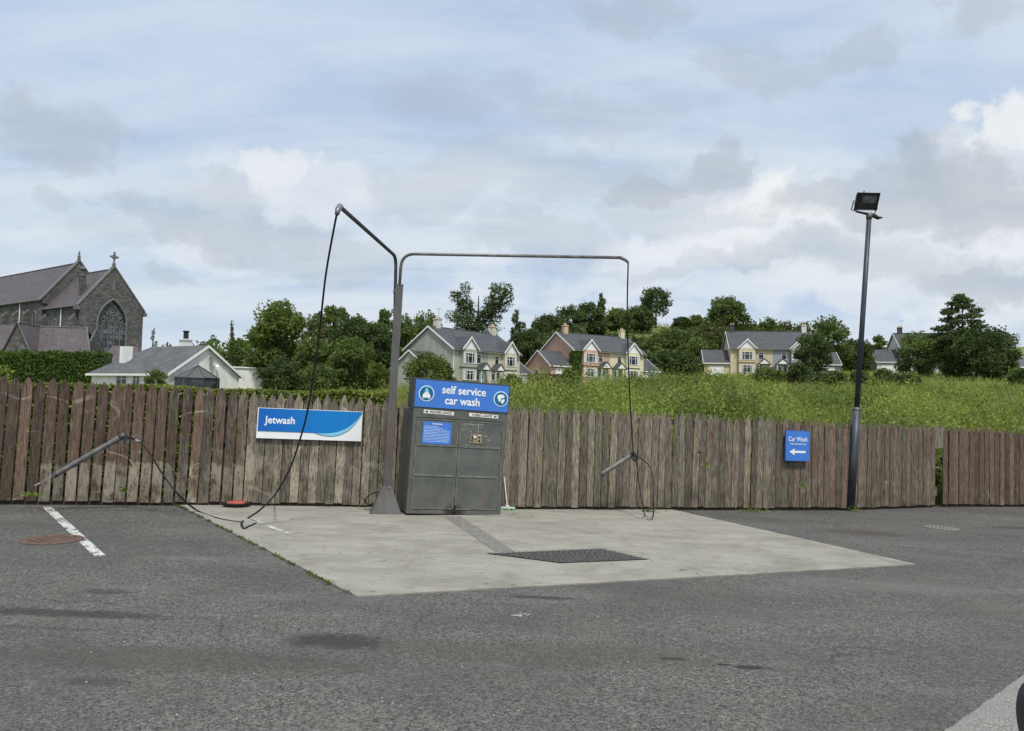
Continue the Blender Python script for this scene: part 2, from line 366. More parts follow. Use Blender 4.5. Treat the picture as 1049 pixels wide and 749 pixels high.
paint('bark', (.085, .068, .05), .35, 6, .9, dirt=(.045, .05, .03))
paint('car_paint', (.38, .37, .43), .03, 3, .25, .5, .5)
paint('car_trim', (.03, .03, .032), .15, 12, .55)
paint('car_glass', (.012, .016, .022), .1, 2, .08, 0, .8)
paint('lamp_glass', (.025, .026, .024), .3, 12, .3, 0, .5, dirt=(.07, .07, .06))
mat_glass('headlamp_glass', (.03, .06, .10))
def mat_field():
    t = NT('field_soil_grass', .95, 0, .1)
    f = t.ramp(t.noise(.05, 6, .65), .35, .65); g = t.ramp(t.noise(.6, 6, .7), .3, .7)
    c = t.mix(g, (.09, .12, .03), (.17, .20, .055)); c = t.mix(t.math('MULTIPLY', f, .5), c, (.22, .205, .095))
    t.out(c)
mat_field()
leafmat('leaf_dark', (.100, .140, .044), (.044, .066, .024), .3)
leafmat('leaf_mid', (.155, .205, .056), (.066, .098, .030), .3)
leafmat('leaf_light', (.165, .215, .050), (.068, .098, .024), .28)
leafmat('leaf_olive', (.165, .185, .062), (.075, .090, .032), .28)
leafmat('leaf_hedge', (.115, .175, .035), (.040, .070, .015), .25, 1.2)
leafmat('leaf_hedge_bright', (.24, .28, .060), (.10, .13, .03), .35, 2.5)
leafmat('leaf_ivy', (.11, .155, .035), (.055, .085, .02), .2, 1.2)
leafmat('leaf_weed', (.29, .345, .080), (.12, .165, .040), .38, .5, .75)
leafmat('grass_blade', (.33, .36, .090), (.135, .18, .042), .38, .30, .8)
leafmat('grass_dark', (.17, .215, .052), (.08, .115, .028), .32, .3, .7)
leafmat('seed_stem', (.38, .36, .15), (.24, .22, .09), .3, .9)
leafmat('leaf_yellow', (.40, .42, .105), (.22, .25, .06), .4, .9)
leafmat('leaf_autumn', (.20, .13, .05), (.10, .06, .03), .3)
leafmat('moss', (.12, .145, .028), (.05, .07, .02), .2, 3)

# ------------------------------------------------------------------ mesh helpers
MW = {}
def tag(o, label=None, cat=None, group=None, kind=None):
    if label: o['label'] = label
    if cat: o['category'] = cat
    if group: o['group'] = group
    if kind: o['kind'] = kind
    return o
def thing(name, label, cat, M=None, group=None):
    o = bpy.data.objects.new(name, None); COL.objects.link(o); o.empty_display_size = .2
    M = M if isinstance(M, Matrix) else Matrix.Translation(M if M is not None else Vector((0, 0, 0)))
    o.matrix_world = M; MW[o.name] = M.copy()
    return tag(o, label, cat, group)
def frame(p, xdir, n=Vector((0, 0, 1))):
    z = n.normalized(); x = (xdir - z*xdir.dot(z)).normalized(); y = z.cross(x)
    return Matrix(((x.x, y.x, z.x, p.x), (x.y, y.y, z.y, p.y), (x.z, y.z, z.z, p.z), (0, 0, 0, 1)))
class MB:
    def __init__(s): s.v = []; s.f = []; s.m = []; s.uv = []; s.wear = []
    def quadlist(s, vs, fs, mat=0, uv=None, wear=None):
        b = len(s.v); s.v += [tuple(p) for p in vs]
        for i, f in enumerate(fs):
            s.f.append(tuple(b+k for k in f)); s.m.append(mat); s.uv.append(uv[i] if uv else None); s.wear.append(wear)
        return s
    def box(s, x0, x1, y0, y1, z0, z1, mat=0, T=None, wear=None):
        vs = [Vector((x, y, z)) for z in (z0, z1) for y in (y0, y1) for x in (x0, x1)]
        if T is not None: vs = [T @ v for v in vs]
        return s.quadlist(vs, [(0, 2, 3, 1), (4, 5, 7, 6), (0, 1, 5, 4), (2, 6, 7, 3), (0, 4, 6, 2), (1, 3, 7, 5)], mat, wear=wear)
    def poly(s, pts, th, mat=0, nrm=None):              # extruded planar polygon (thickness along nrm)
        pts = [Vector(p) for p in pts]; n = len(pts)
        if nrm is None: nrm = (pts[1]-pts[0]).cross(pts[2]-pts[0]).normalized()
        vs = pts + [p - nrm*th for p in pts]
        return s.quadlist(vs, [tuple(range(n)), tuple(reversed(range(n, 2*n)))] + [(i, i+n, (i+1) % n+n, (i+1) % n) for i in range(n)], mat)
    def tube(s, pts, rad, segs=8, mat=0, cap=True):
        pts = [Vector(p) for p in pts]; rs = rad if isinstance(rad, (list, tuple)) else [rad]*len(pts)
        vs = []; up_ = Vector((0, 0, 1)); prev = None
        for i, p in enumerate(pts):
            d = (pts[min(i+1, len(pts)-1)] - pts[max(i-1, 0)]).normalized()
            if prev is None:
                a = Vector((1, 0, 0)) if abs(d.z) > .9 else up_
                u = d.cross(a).normalized()
            else: u = (prev - d*prev.dot(d)).normalized()
            prev = u; w = d.cross(u)
            for k in range(segs):
                t = 2*math.pi*k/segs; vs.append(p + (u*math.cos(t)+w*math.sin(t))*rs[i])
        fs = [(i*segs+k, i*segs+(k+1) % segs, (i+1)*segs+(k+1) % segs, (i+1)*segs+k) for i in range(len(pts)-1) for k in range(segs)]
        if cap: fs += [tuple(reversed(range(segs))), tuple(range((len(pts)-1)*segs, len(pts)*segs))]
        return s.quadlist(vs, fs, mat)
    def lathe(s, prof, c, segs=24, mat=0, T=None):
        vs = []
        for (r, z) in prof:
            for k in range(segs):
                t = 2*math.pi*k/segs; p = Vector((c[0]+r*math.cos(t), c[1]+r*math.sin(t), c[2]+z)); vs.append(T @ p if T is not None else p)
        fs = [(i*segs+k, i*segs+(k+1) % segs, (i+1)*segs+(k+1) % segs, (i+1)*segs+k) for i in range(len(prof)-1) for k in range(segs)]
        fs.append(tuple(reversed(range(segs)))); fs.append(tuple(range((len(prof)-1)*segs, len(prof)*segs)))
        return s.quadlist(vs, fs, mat)
    def build(s, name, mats, parent=None, world=False, smooth=False, bevel=0):
        if isinstance(mats, str): mats = [mats]
        me = bpy.data.meshes.new(name); me.from_pydata(s.v, [], s.f)
        for m in mats: me.materials.append(MATS[m])
        me.polygons.foreach_set('material_index', s.m)
        uvl = me.uv_layers.new(name='UVMap')
        for p in me.polygons:
            u = s.uv[p.index]
            if u is None:
                n = p.normal; vs = [me.vertices[i].co for i in p.vertices]
                ax = Vector((-n.y, n.x, 0)) if abs(n.z) < .95 else Vector((1, 0, 0))
                ax.normalize(); ay = n.cross(ax)
                u = [(v.dot(ax), v.dot(ay)) for v in vs]
            for li, q in zip(p.loop_indices, u): uvl.data[li].uv = q
        if any(w is not None for w in s.wear):
            ca = me.color_attributes.new('wear', 'FLOAT_COLOR', 'CORNER')
            for p in me.polygons:
                w = s.wear[p.index] or (0, 0, 0)
                for li, vi in zip(p.loop_indices, p.vertices):
                    h = w[3](me.vertices[vi].co) if len(w) > 3 else w[2]
                    ca.data[li].color = (w[0], w[1](me.vertices[vi].co) if callable(w[1]) else w[1], h, 1)
        if world and parent: me.transform(MW[parent.name].inverted())
        if bevel:
            bm = bmesh.new(); bm.from_mesh(me); bmesh.ops.remove_doubles(bm, verts=bm.verts, dist=1e-5)
            bmesh.ops.bevel(bm, geom=[e for e in bm.edges], offset=bevel, segments=2, affect='EDGES', profile=.6); bm.to_mesh(me); bm.free()
        if smooth: me.shade_smooth()
        o = bpy.data.objects.new(name, me); COL.objects.link(o)
        if parent: o.parent = parent
        return o
def npmesh(name, V, Fq, mat, parent=None, nper=4):
    me = bpy.data.meshes.new(name); nf = len(Fq)
    me.vertices.add(len(V)); me.vertices.foreach_set('co', np.asarray(V, dtype=np.float32).ravel())
    me.loops.add(nf*nper); me.loops.foreach_set('vertex_index', np.asarray(Fq, dtype=np.int32).ravel())
    me.polygons.add(nf); me.polygons.foreach_set('loop_start', np.arange(nf, dtype=np.int32)*nper); me.polygons.foreach_set('loop_total', np.full(nf, nper, dtype=np.int32))
    mats = mat if isinstance(mat, list) else [mat]
    for m in mats: me.materials.append(MATS[m])
    me.update(calc_edges=True); me.validate()
    o = bpy.data.objects.new(name, me); COL.objects.link(o)
    if parent: o.parent = parent
    return o
def leafverts(C, size, rng, aspect=.55, upbias=0.0):
    n = len(C); u = rng.normal(size=(n, 3)); u /= np.linalg.norm(u, axis=1)[:, None]
    w = rng.normal(size=(n, 3)); w[:, 2] += upbias; v = np.cross(u, w); v /= np.linalg.norm(v, axis=1)[:, None]+1e-9
    s = (size*(.6+.8*rng.random(n)))[:, None]
    V = np.stack([C-u*s, C-v*s*aspect, C+u*s, C+v*s*aspect], axis=1).reshape(-1, 3)
    return V
def leafmesh(name, C, size, mat, parent, seed=0, aspect=.55):
    rng = np.random.default_rng(seed); V = leafverts(np.asarray(C), size, rng, aspect)
    return npmesh(name, V, np.arange(len(V)).reshape(-1, 4), mat, parent)
def textmesh(txt, size, parent, name, mat, cx, cz, y, bold=.0, th=.0015, align='CENTER', T=None, wide=1.0):
    cu = bpy.data.curves.new('txt', 'FONT'); cu.body = txt; cu.size = size; cu.offset = bold; cu.extrude = th; cu.resolution_u = 3
    cu.align_x = align; cu.align_y = 'CENTER'
    to = bpy.data.objects.new('txt', cu); COL.objects.link(to)
    dg = bpy.context.evaluated_depsgraph_get(); me = bpy.data.meshes.new_from_object(to.evaluated_get(dg))
    bpy.data.objects.remove(to); bpy.data.curves.remove(cu)
    me.transform(Matrix.Translation((cx, y, cz)) @ Matrix.Rotation(R(90), 4, 'X') @ Matrix.Diagonal((wide, 1, 1, 1)))
    if T is not None: me.transform(T)
    me.materials.clear(); me.materials.append(MATS[mat])
    o = bpy.data.objects.new(name, me); COL.objects.link(o); o.parent = parent
    return o

# ------------------------------------------------------------------ terrain
PXC = [-400, 0, 150, 300, 450, 600, 680, 750, 900, 1049, 1400]
TC = [(p-CX)/F for p in PXC]
YR = [13, 20, 30, 45, 75, 100, 125, 150, 180, 220, 300, 500, 1000, 3000, 8000]
ZT = [[0, 0, 0, 0, 0, 0, 0, 0, 0, -.2, -.3],
      [.2, .2, .2, .3, .6, .75, .8, .8, .7, .6, .5],
      [.4, .4, .4, .6, 1.0, 1.2, 1.2, 1.2, 1.2, 1.1, 1],
      [.6, .6, .6, .8, 1.3, 1.5, 1.6, 1.7, 1.8, 1.8, 1.8],
      [1.2, 1.2, 1.2, 1.5, 2.0, 2.4, 2.6, 3.0, 3.5, 3.6, 3.5],
      [2, 2, 2, 2.6, 2.8, 3.3, 3.7, 4.5, 5.1, 5.2, 5],
      [2.5, 2.5, 2.8, 4, 5, 4.9, 5.2, 6.2, 7, 7, 7],
      [3, 3, 3.5, 5, 7, 9, 9, 8, 8.6, 9, 9],
      [3.5, 3.5, 4, 7, 11, 18, 18, 14, 11, 11, 11],
      [4, 4, 5, 9, 14, 25, 25.5, 20, 15, 14, 14],
      [5, 5, 7, 11, 15, 24, 26, 23, 18, 19, 20],
      [8, 8, 10, 13, 16, 20, 22, 26, 30, 38, 40],
      [15, 14, 16, 18, 18, 20, 24, 32, 60, 88, 95],
      [20]*11, [5]*11]
ZT = np.array(ZT, dtype=float)
FP = [G(-130, 516.6), G(0, 517), G(250, 518.5), G(540, 522.5), G(870, 523), G(961, 519.5), G(1049, 519.3), G(1200, 517)]
FX_ = [-30]+[p.x for p in FP]+[40]; FY_ = [FP[0].y+(-30-FP[0].x)*.25]+[p.y for p in FP]+[FP[-1].y+(40-FP[-1].x)*.4]
def sm(f): return f*f*(3-2*f)
def terr(x, y):
    Y = max(y, 1); t = x/Y; Yc = min(max(Y, YR[0]), YR[-1])
    i = max(0, min(len(YR)-2, int(np.searchsorted(YR, Yc))-1)); fy = (math.log(Yc)-math.log(YR[i]))/(math.log(YR[i+1])-math.log(YR[i]))
    tt = min(max(t, TC[0]), TC[-1]); j = max(0, min(len(TC)-2, int(np.searchsorted(TC, tt))-1)); fx = sm((tt-TC[j])/(TC[j+1]-TC[j]))
    z = (ZT[i, j]*(1-fx)+ZT[i, j+1]*fx)*(1-fy) + (ZT[i+1, j]*(1-fx)+ZT[i+1, j+1]*fx)*fy
    dd = y - np.interp(x, FX_, FY_); b = min(1, max(0, (dd-.3)/7)); pzz = pz(x, y)
    if b < 1: z = pzz*(1-b) + (z)*b
    z += (math.sin(x*.21+y*.13)+math.sin(x*.07-y*.17+1))*.12*min(1, max(0, (Y-20)/30))
    return z
def ground_obj():
    ts = np.linspace(-1.6, 1.7, 111); ys = np.concatenate([np.linspace(8, 40, 33), np.geomspace(42, 8000, 70)])
    V = []; 
    for y in ys:
        for t in ts:
            x = t*y; h = terr(x, y)
            V.append((x, y, h-.06 if y > 13 else h-.06))
    n = len(ts); Fq = [(i*n+j, i*n+j+1, (i+1)*n+j+1, (i+1)*n+j) for i in range(len(ys)-1) for j in range(n-1)]
    # keep the field below the tarmac in front of the fence
    o = npmesh('field_ground', V, Fq, 'field_soil_grass'); o.data.shade_smooth(); tag(o, kind='structure')
ground_obj()

# fence line (world xy) ------------------------------------------------
FP = [G(-130, 516.6), G(0, 517), G(250, 518.5), G(540, 522.5), G(870, 523), G(961, 519.5), G(1049, 519.3), G(1200, 517)]
def onplane(p): return Vector((p.x, p.y, pz(p.x, p.y)))
# tarmac yard: one sheet in the tilted plane
def yard():
    m = MB(); xs = np.linspace(-26, 34, 61); ys = np.linspace(-25, 9.9, 36)
    back = []
    line = [(-26, FP[0].y+(-26-FP[0].x)*.25)] + [(p.x, p.y) for p in FP] + [(34, FP[-1].y+(34-FP[-1].x)*.4)]
    lx = [p[0] for p in line]; ly = [p[1]+.12 for p in line]
    V = []; nx = len(xs)
    for yy in ys:
        for x in xs:
            yb = np.interp(x, lx, ly); Y = -25 + (yb+25)*(yy+25)/34.9
            V.append((x, Y, pz(x, Y)))
    fs = [(i*nx+j, i*nx+j+1, (i+1)*nx+j+1, (i+1)*nx+j) for i in range(len(ys)-1) for j in range(nx-1)]
    uv = None
    m.quadlist([Vector(v) for v in V], fs); o = m.build('tarmac', 'asphalt'); tag(o, kind='structure')
yard()
def flat(name, pts, mat, h, kind=None, parent=None, th=None, jag=0, seed=1):
    """a sheet lying in the yard plane, edge optionally irregular"""
    rng = random.Random(seed); P = []
    n = len(pts)
    for i in range(n):
        a = Vector(pts[i]); b = Vector(pts[(i+1) % n]); L = (b-a).length; k = max(1, int(L/.08)) if jag else 1
        for q in range(k):
            p = a.lerp(b, q/k)
            if jag and q: p = p + Vector((rng.uniform(-jag, jag), rng.uniform(-jag, jag), 0))
            P.append(PP(p.x, p.y, h))
    m = MB()
    if th: m.poly(P, th, 0, pn)
    else: m.quadlist(P, [tuple(range(len(P)))])
    o = m.build(name, mat, parent, world=bool(parent)); 
    if kind: tag(o, kind=kind)
    return o
pad = [G(183, 517.9), G(366, 612), G(939, 579), G(690, 523.5), G(540, 522.0)]
flat('concrete_pad', [pad[0], pad[1], pad[2], pad[3]+Vector((0, .12, 0)), pad[4]+Vector((0, .12, 0)), pad[0]+Vector((0, .10, 0))], 'concrete', .012, 'structure', th=.05, jag=.008)
flat('painted_line', [G(43, 519.5), G(53, 519.5), G(109, 570), G(97, 570.5)], 'worn_paint', .004, 'structure', jag=.004)
flat('painted_line', [G(249, 532), G(255, 531), G(273, 538), G(266, 539)], 'worn_paint', .017, 'structure', jag=.004)
flat('painted_line', [G(268, 539), G(272, 538), G(299, 548), G(296, 549)], 'worn_paint', .017, 'structure', jag=.004, seed=4)
flat('pale_verge', [G(965, 752), G(1049, 692), G(1130, 650), G(1400, 700), G(1300, 1100), G(850, 850)], 'pale_aggregate', .005, 'structure', jag=.005)
# dark channel from the cabinet to the drain
flat('drain_channel', [G(455, 530.3), G(472, 530), G(528, 566.5), G(508, 566.8)], 'channel_dark', .016, 'structure')
# drain grate: frame plate, bars
def grate():
    c = [G(499, 568.5), G(575, 578.2), G(664, 574.5), G(616, 563.5)]
    root = thing('drain_grate', 'dark slatted steel drain grate set in the concrete pad', 'drain', sum(c, Vector())/4)
    flat('pit', c, 'grate_pit', .016, parent=root)
    m = MB(); a, b, d, e = c; n = 20
    def lift(p, h): return PP(p.x, p.y, h)
    for i in range(n):
        t0 = i/n; t1 = t0+.55/n
        m.quadlist([lift(a.lerp(e, t0), .021), lift(b.lerp(d, t0), .021), lift(b.lerp(d, t1), .021), lift(a.lerp(e, t1), .021)], [(0, 1, 2, 3)])
    for i in range(5):
        t0 = i/5+.08; t1 = t0+.02
        m.quadlist([lift(a.lerp(b, t0), .0235), lift(a.lerp(b, t1), .0235), lift(e.lerp(d, t1), .0235), lift(e.lerp(d, t0), .0235)], [(0, 1, 2, 3)])
    m.build('grating', 'grate_iron', root, world=True)
    m = MB(); cc = sum(c, Vector())/4
    for p, q in ((a, b), (b, d), (d, e), (e, a)):
        p2 = cc+(p-cc)*1.03; q2 = cc+(q-cc)*1.03
        m.quadlist([lift(p, .026), lift(q, .026), lift(q2, .026), lift(p2, .026)], [(0, 1, 2, 3)])
    m.build('frame', 'grate_iron', root, world=True)
grate()
def manhole(px, py, r, mat, label, square=False):
    c = G(px, py); T = frame(c, Vector((1, .2, 0)), pn); root = thing('manhole_cover', label, 'manhole cover', T)
    m = MB()
    if square: m.box(-r, r, -r*.8, r*.8, .001, .008)
    else: m.lathe([(r, .001), (r, .007), (r*.86, .008)], (0, 0, 0), 28)
    m.build('lid', mat, root)
    m = MB(); rg = random.Random(3)
    for i in range(-5, 6):
        for j in range(-5, 6):
            x, y = i*r*.15, j*r*.15
            if x*x+y*y < (r*.8)**2 and (i+j) % 2: m.box(x-r*.05, x+r*.05, y-r*.05, y+r*.05, .009, .012)
    m.build('tread', mat, root)
manhole(53, 553, .31, 'rust_iron', 'rusty round manhole cover beside the white bay line')
manhole(965, 541, .26, 'channel_dark', 'small grey cover sunk in tarmac before the gap in the fence')

# ------------------------------------------------------------------ fences
def fence_len(pts):
    L = [0]
    for a, b in zip(pts, pts[1:]): L.append(L[-1]+(b-a).length)
    return L
def fence(pts, spacing, width, hfun, red, wash, style, label, seed, rails=(.30, .95, 1.5), missing=()):
    rng = random.Random(seed); pts = [onplane(p) for p in pts]; L = fence_len(pts); tot = L[-1]
    root = thing('picket_fence', label, 'fence', pts[0])
    def P(s):
        i = 0
        while i < len(L)-2 and s > L[i+1]: i += 1
        f = (s-L[i])/(L[i+1]-L[i]); return pts[i].lerp(pts[i+1], f), (pts[i+1]-pts[i]).normalized()
    bay = 2.4; nb = max(1, round(tot/bay)); bays = [MB() for _ in range(nb)]
    s = spacing/2
    spacing *= (tot/spacing)/round(tot/spacing); s = spacing*.5; 
    while s < tot:
        p, d = P(s); w = width*rng.uniform(.93, 1.05); h = hfun(s/tot, rng); lean = rng.gauss(0, .006); yo = rng.uniform(-.006, .006)
        b = bays[min(nb-1, int(s/tot*nb))]
        T = frame(p, d, pn + d*lean); z0 = .055+rng.uniform(-.012, .015); th = .022
        if style == 'gothic': prof = [(-.5, 0), (-.5, h-.13), (-.40, h-.09), (-.22, h-.035), (-.08, h), (.08, h), (.22, h-.035), (.40, h-.09), (.5, h-.13), (.5, 0)]
        elif style == 'sharp': prof = [(-.5, 0), (-.5, h-.12-rng.random()*.03), (-.25, h-.05), (-.05, h), (.06, h), (.3, h-.06), (.5, h-.13), (.5, 0)]
        else:
            k = rng.uniform(-.25, .25); prof = [(-.5, 0), (-.5, h-.07), (-.1+k, h), (.1+k, h), (.5, h-.08), (.5, 0)]
        if rng.random() < .08 and style != 'gothic': prof = [(-.5, 0), (-.5, h-.05), (-.2, h-.11), (.1, h-.04), (.5, h-.12), (.5, 0)]
        pf = [T @ Vector((x*w, -.03+yo, z0 if z == 0 else z)) for x, z in prof]; pb = [T @ Vector((x*w, -.03+yo+th, z0 if z == 0 else z)) for x, z in prof]
        rd = red(s/tot); Ti = T.inverted(); sv = s/tot
        ws = (lambda co, sv=sv, Ti=Ti: wash(sv, (Ti @ co).z)); hh = (lambda co, Ti=Ti: (Ti @ co).z/1.8)
        n = len(pf)
        # split the front into bands so that wear can vary with height
        skip = any(a < s/tot < c for a, c in missing)
        if not skip:
            zs = [z0]+[q for q in (.2, .4, .55, .7, .85, 1.0, 1.2, 1.4) if q < prof[1][1]-.05]
            lf = [T @ Vector((-.5*w, -.03+yo, q)) for q in zs]; rf = [T @ Vector((.5*w, -.03+yo, q)) for q in zs]
            vs = []; 
            for a, c in zip(lf, rf): vs += [a, c]
            top = [pf[i] for i in range(1, n-1)]
            k0 = len(vs); vs += top
            fs = [(2*i, 2*i+1, 2*i+3, 2*i+2) for i in range(len(zs)-1)]
            fs.append((2*len(zs)-2, 2*len(zs)-1) + tuple(range(k0+len(top)-1, k0-1, -1)))
            kb = len(vs); vs += pb
            fs.append(tuple(kb+i for i in range(n)))
            for i in range(1, n-2): fs.append((k0+i-1, k0+i, kb+i+1, kb+i))
            # side faces share the front corner vertices
            fs.append(tuple([2*i for i in range(len(zs))]+[k0, kb+1, kb])); fs.append(tuple([kb+n-1, kb+n-2, k0+len(top)-1]+[2*i+1 for i in reversed(range(len(zs)))]))
            b.quadlist(vs, fs, wear=(rd, ws, 0, hh))
        kk_ = round(s/spacing-.5)+1; s = spacing*(kk_+.5)+rng.uniform(-.02, .02)*spacing
    for i, b in enumerate(bays): b.build('picket_panel', 'picket_wood', root, world=True)
    for rz in rails:
        m = MB()
        for a, c in zip(pts, pts[1:]):
            T = frame(a, c-a, pn); m.box(-.0, (c-a).length+.002, .0, .045, rz, rz+.085, T=T)
        m.build('rail', 'rail_wood', root, world=True)
    m = MB()
    for a, c in zip(pts, pts[1:]):
        T = frame(a, c-a, pn); m.box(0, (c-a).length, .01, .035, -.05, .12, T=T)
    m.build('gravel_board', 'rail_wood', root, world=True)
    for i in range(nb+1):
        p, d = P(min(tot-.35, max(.35, i*tot/nb))); T = frame(p, d, pn); m = MB(); m.box(-.05, .05, .047, .147, -.1, 1.55, T=T); m.build('post', 'rail_wood', root, world=True)
    return root, P, tot
pA = [G(-130, 516.6), G(0, 517), G(249, 518.4)]
def washA(u, z):
    v = 0
    if u > .42: v = max(v, .62*min(1, max(0, (.72-z)*6+.5)))
    if u > .6: v = max(v, .35)
    if z < .12: v = max(v, .45)
    return v
fence(pA, .160, .138, lambda u, r: 1.80+.012*math.sin(u*9)-.05*max(0, u-.5)*2+r.gauss(0, .008), lambda u: .92-.35*max(0, (u-.45)/.55), washA, 'gothic',
      'reddish brown picket fence with rounded tips and wide gaps, partly blasted pale', 1)
pB = [G(249, 518.4), G(540, 522.5), G(870, 523), G(956.5, 519.8)]
def redB(u):
    return .02 if u < .30 else (.10+.22*math.sin(u*14) if u < .68 else .50)
def washB(u, z):
    v = .30
    if u < .16: v = .36 + (.2 if z < .85 else 0)
    elif u > .72: v = .10 + (.32 if z < .62 else 0)
    elif .25 < u < .5: v = .36
    return v
fB, PB, totB = fence(pB, .133, .124, lambda u, r: 1.735-.07*u+r.gauss(0, .016), redB, washB, 'sharp', 'long weathered grey picket fence behind the car wash cabinet', 2)
pC = [G(964.5, 519.4), G(1049, 519.3), G(1200, 517), G(1200, 517)+Vector((14, 5.5, 0))]
fence(pC, .146, .130, lambda u, r: 1.665+r.gauss(0, .014), lambda u: .8, lambda u, z: .08+(.34 if z < .5 else 0), 'sharp', 'dark red brown picket fence right of the narrow gap', 3)
# gap filler: top crossing boards and lower rails
def gap():
    a, b = onplane(G(956.5, 519.8)), onplane(G(965.5, 519.4)); T = frame(a, b-a, pn); w = (b-a).length
    root = thing('gap_boards', 'short weathered boards bridging the narrow gap between the fences', 'boards', a)
    for (z0, z1, dx, y) in ((1.22, 1.66, 0, -.02), (.80, .83, 0, .05), (.22, .40, 0, .12)):
        m = MB(); m.box(-.02, w+.02, y, y+.025, z0, z1, T=T, wear=(.3, .2, .5)); m.build('board', 'picket_wood', root, world=True)
gap()

# ------------------------------------------------------------------ the car wash cabinet
kx = Vector((math.cos(R(20)), math.sin(R(20)), 0))
kp = G(415.3, 528.8)
ktilt = (pn + rt*.026).normalized()
KT = frame(kp, kx, ktilt)
KW = (G(511, 530.5)-kp).length
KW = 1.465; KD = .74; KH = 1.60
def cabinet():
    root = thing('car_wash_cabinet', 'grey steel self service wash cabinet with a blue header sign', 'car wash machine', KT)
    m = MB(); m.box(.02, KW-.02, .03, KD-.02, -.03, .05); m.build('plinth', 'black_steel', root)
    m = MB(); m.box(0, KW, 0, KD, .045, KH); m.build('cabinet_shell', 'grey_cabinet_paint', root, bevel=.008)
    m = MB()   # raised face frame
    for (a, b, c, d) in ((0, .055, .045, KH), (KW-.055, KW, .045, KH), (.055, KW-.055, KH-.13, KH), (.055, KW-.055, .045, .10)):
        m.box(a, b, -.022, -.0015, c, d)
    m.build('face_frame', 'grey_cabinet_paint', root)
    mid = KW/2-.01
    for k, (x0, x1) in enumerate(((.062, mid-.008), (mid+.008, KW-.062))):
        m = MB(); z0, z1 = .112, KH-.142
        m.box(x0, x1, -.014, -.0015, z0, z1)
        d = m.build('door', 'grey_cabinet_paint', root, bevel=.003)
        m = MB()
        for zz in (.60, 1.05):
            m.box(x0+.02, x1-.02, -.024, -.0145, zz, zz+.028)
        for (xa, xb, za, zb) in ((x0, x0+.018, z0, z1), (x1-.018, x1, z0, z1), (x0+.018, x1-.018, z1-.018, z1), (x0+.018, x1-.018, z0, z0+.018)):
            m.box(xa, xb, -.020, -.0145, za, zb)
        m.build('stiffener', 'worn_edge_paint', d)
        m = MB()
        if k == 0: m.box(x1-.10, x1-.075, -.030, -.015, .62, .64)
        for zz in (.25, .8, 1.3):
            m2 = MB(); xx = x0-.004 if k == 0 else x1-.008
            m2.tube([(xx+.006, -.026, zz), (xx+.006, -.026, zz+.07)], .007, 8); m2.build('hinge', 'dull_pipe', d)
        if k == 0:
            # blue notice with lines of small print
            n0, n1, q0, q1 = .155, .60, 1.08, 1.41
            m = MB(); m.box(n0, n1, -.027, -.0245, q0, q1); pnl = m.build('notice_panel', 'notice_blue', d)
            textmesh('Directions', .036, pnl, 'heading', 'sign_white', (n0+n1)/2, q1-.028, -.029, .0008, .0005)
            rg = random.Random(5); m = MB()
            for i in range(11):
                zz = q1-.07-i*.0225; x = n0+.02; end = n0+(.42 if i > 2 else .24+.07*i)
                while x < end-.01:
                    L = rg.uniform(.012, .04); m.box(x, min(x+L, end), -.0292, -.0275, zz, zz+.006); x += L+.007
            m.build('small_print', 'icon_pale', pnl)
        else:
            m = MB(); m.box(x0+.17, x0+.36, -.030, -.0145, 1.12, 1.26); cp = m.build('coin_panel', 'coin_panel', d, bevel=.002)
            m = MB(); m.box(x0+.19, x0+.215, -.034, -.0305, 1.15, 1.235); m.box(x0+.30, x0+.33, -.036, -.0305, 1.15, 1.175); m.box(x0+.30, x0+.33, -.036, -.0305, 1.205, 1.225); m.box(x0+.235, x0+.275, -.034, -.0305, 1.185, 1.19); m.build('coin_slot', 'print_black', cp)
            m = MB(); m.box(x0+.22, x0+.265, -.036, -.0305, 1.205, 1.235); m.box(x0+.30, x0+.34, -.036, -.0305, 1.236, 1.25); m.build('button', 'sticker_white', cp)
            rg = random.Random(8); m = MB()      # glue marks where notices were torn off
            for i in range(42):
                x = x0+.03+rg.random()*.34; z = 1.27+rg.random()*.17; L = rg.uniform(.006, .03)
                if rg.random() < .5: m.box(x, x+L, -.0162, -.0145, z, z+.004)
                else: m.box(x, x+.005, -.0162, -.0145, z, min(1.452, z+L))
            for i in range(8):
                x = x0+.08+rg.random()*.10; z = 1.10+rg.random()*.12; m.box(x, x+.008, -.0162, -.0145, z, z+.008)
            m.box(x0+.03, x0+.36, -.0165, -.0145, 1.405, 1.409); m.box(x0+.29, x0+.297, -.0165, -.0145, 1.28, 1.43); m.box(x0+.10, x0+.33, -.0165, -.0145, 1.093, 1.097)
            m.box(x0+.39, x0+.45, -.0165, -.0145, 1.235, 1.242); m.box(x0+.46, x0+.475, -.0165, -.0145, 1.17, 1.19)
            m.build('glue_marks', 'scraped_glue', d)
    m = MB(); m.tube([(mid+.01, -.03, .17), (mid+.01, -.05, .17), (mid+.01, -.05, .13)], .012, 8); m.box(mid-.03, mid+.03, -.05, -.025, .085, .125); m.build('padlock', 'black_steel', root)
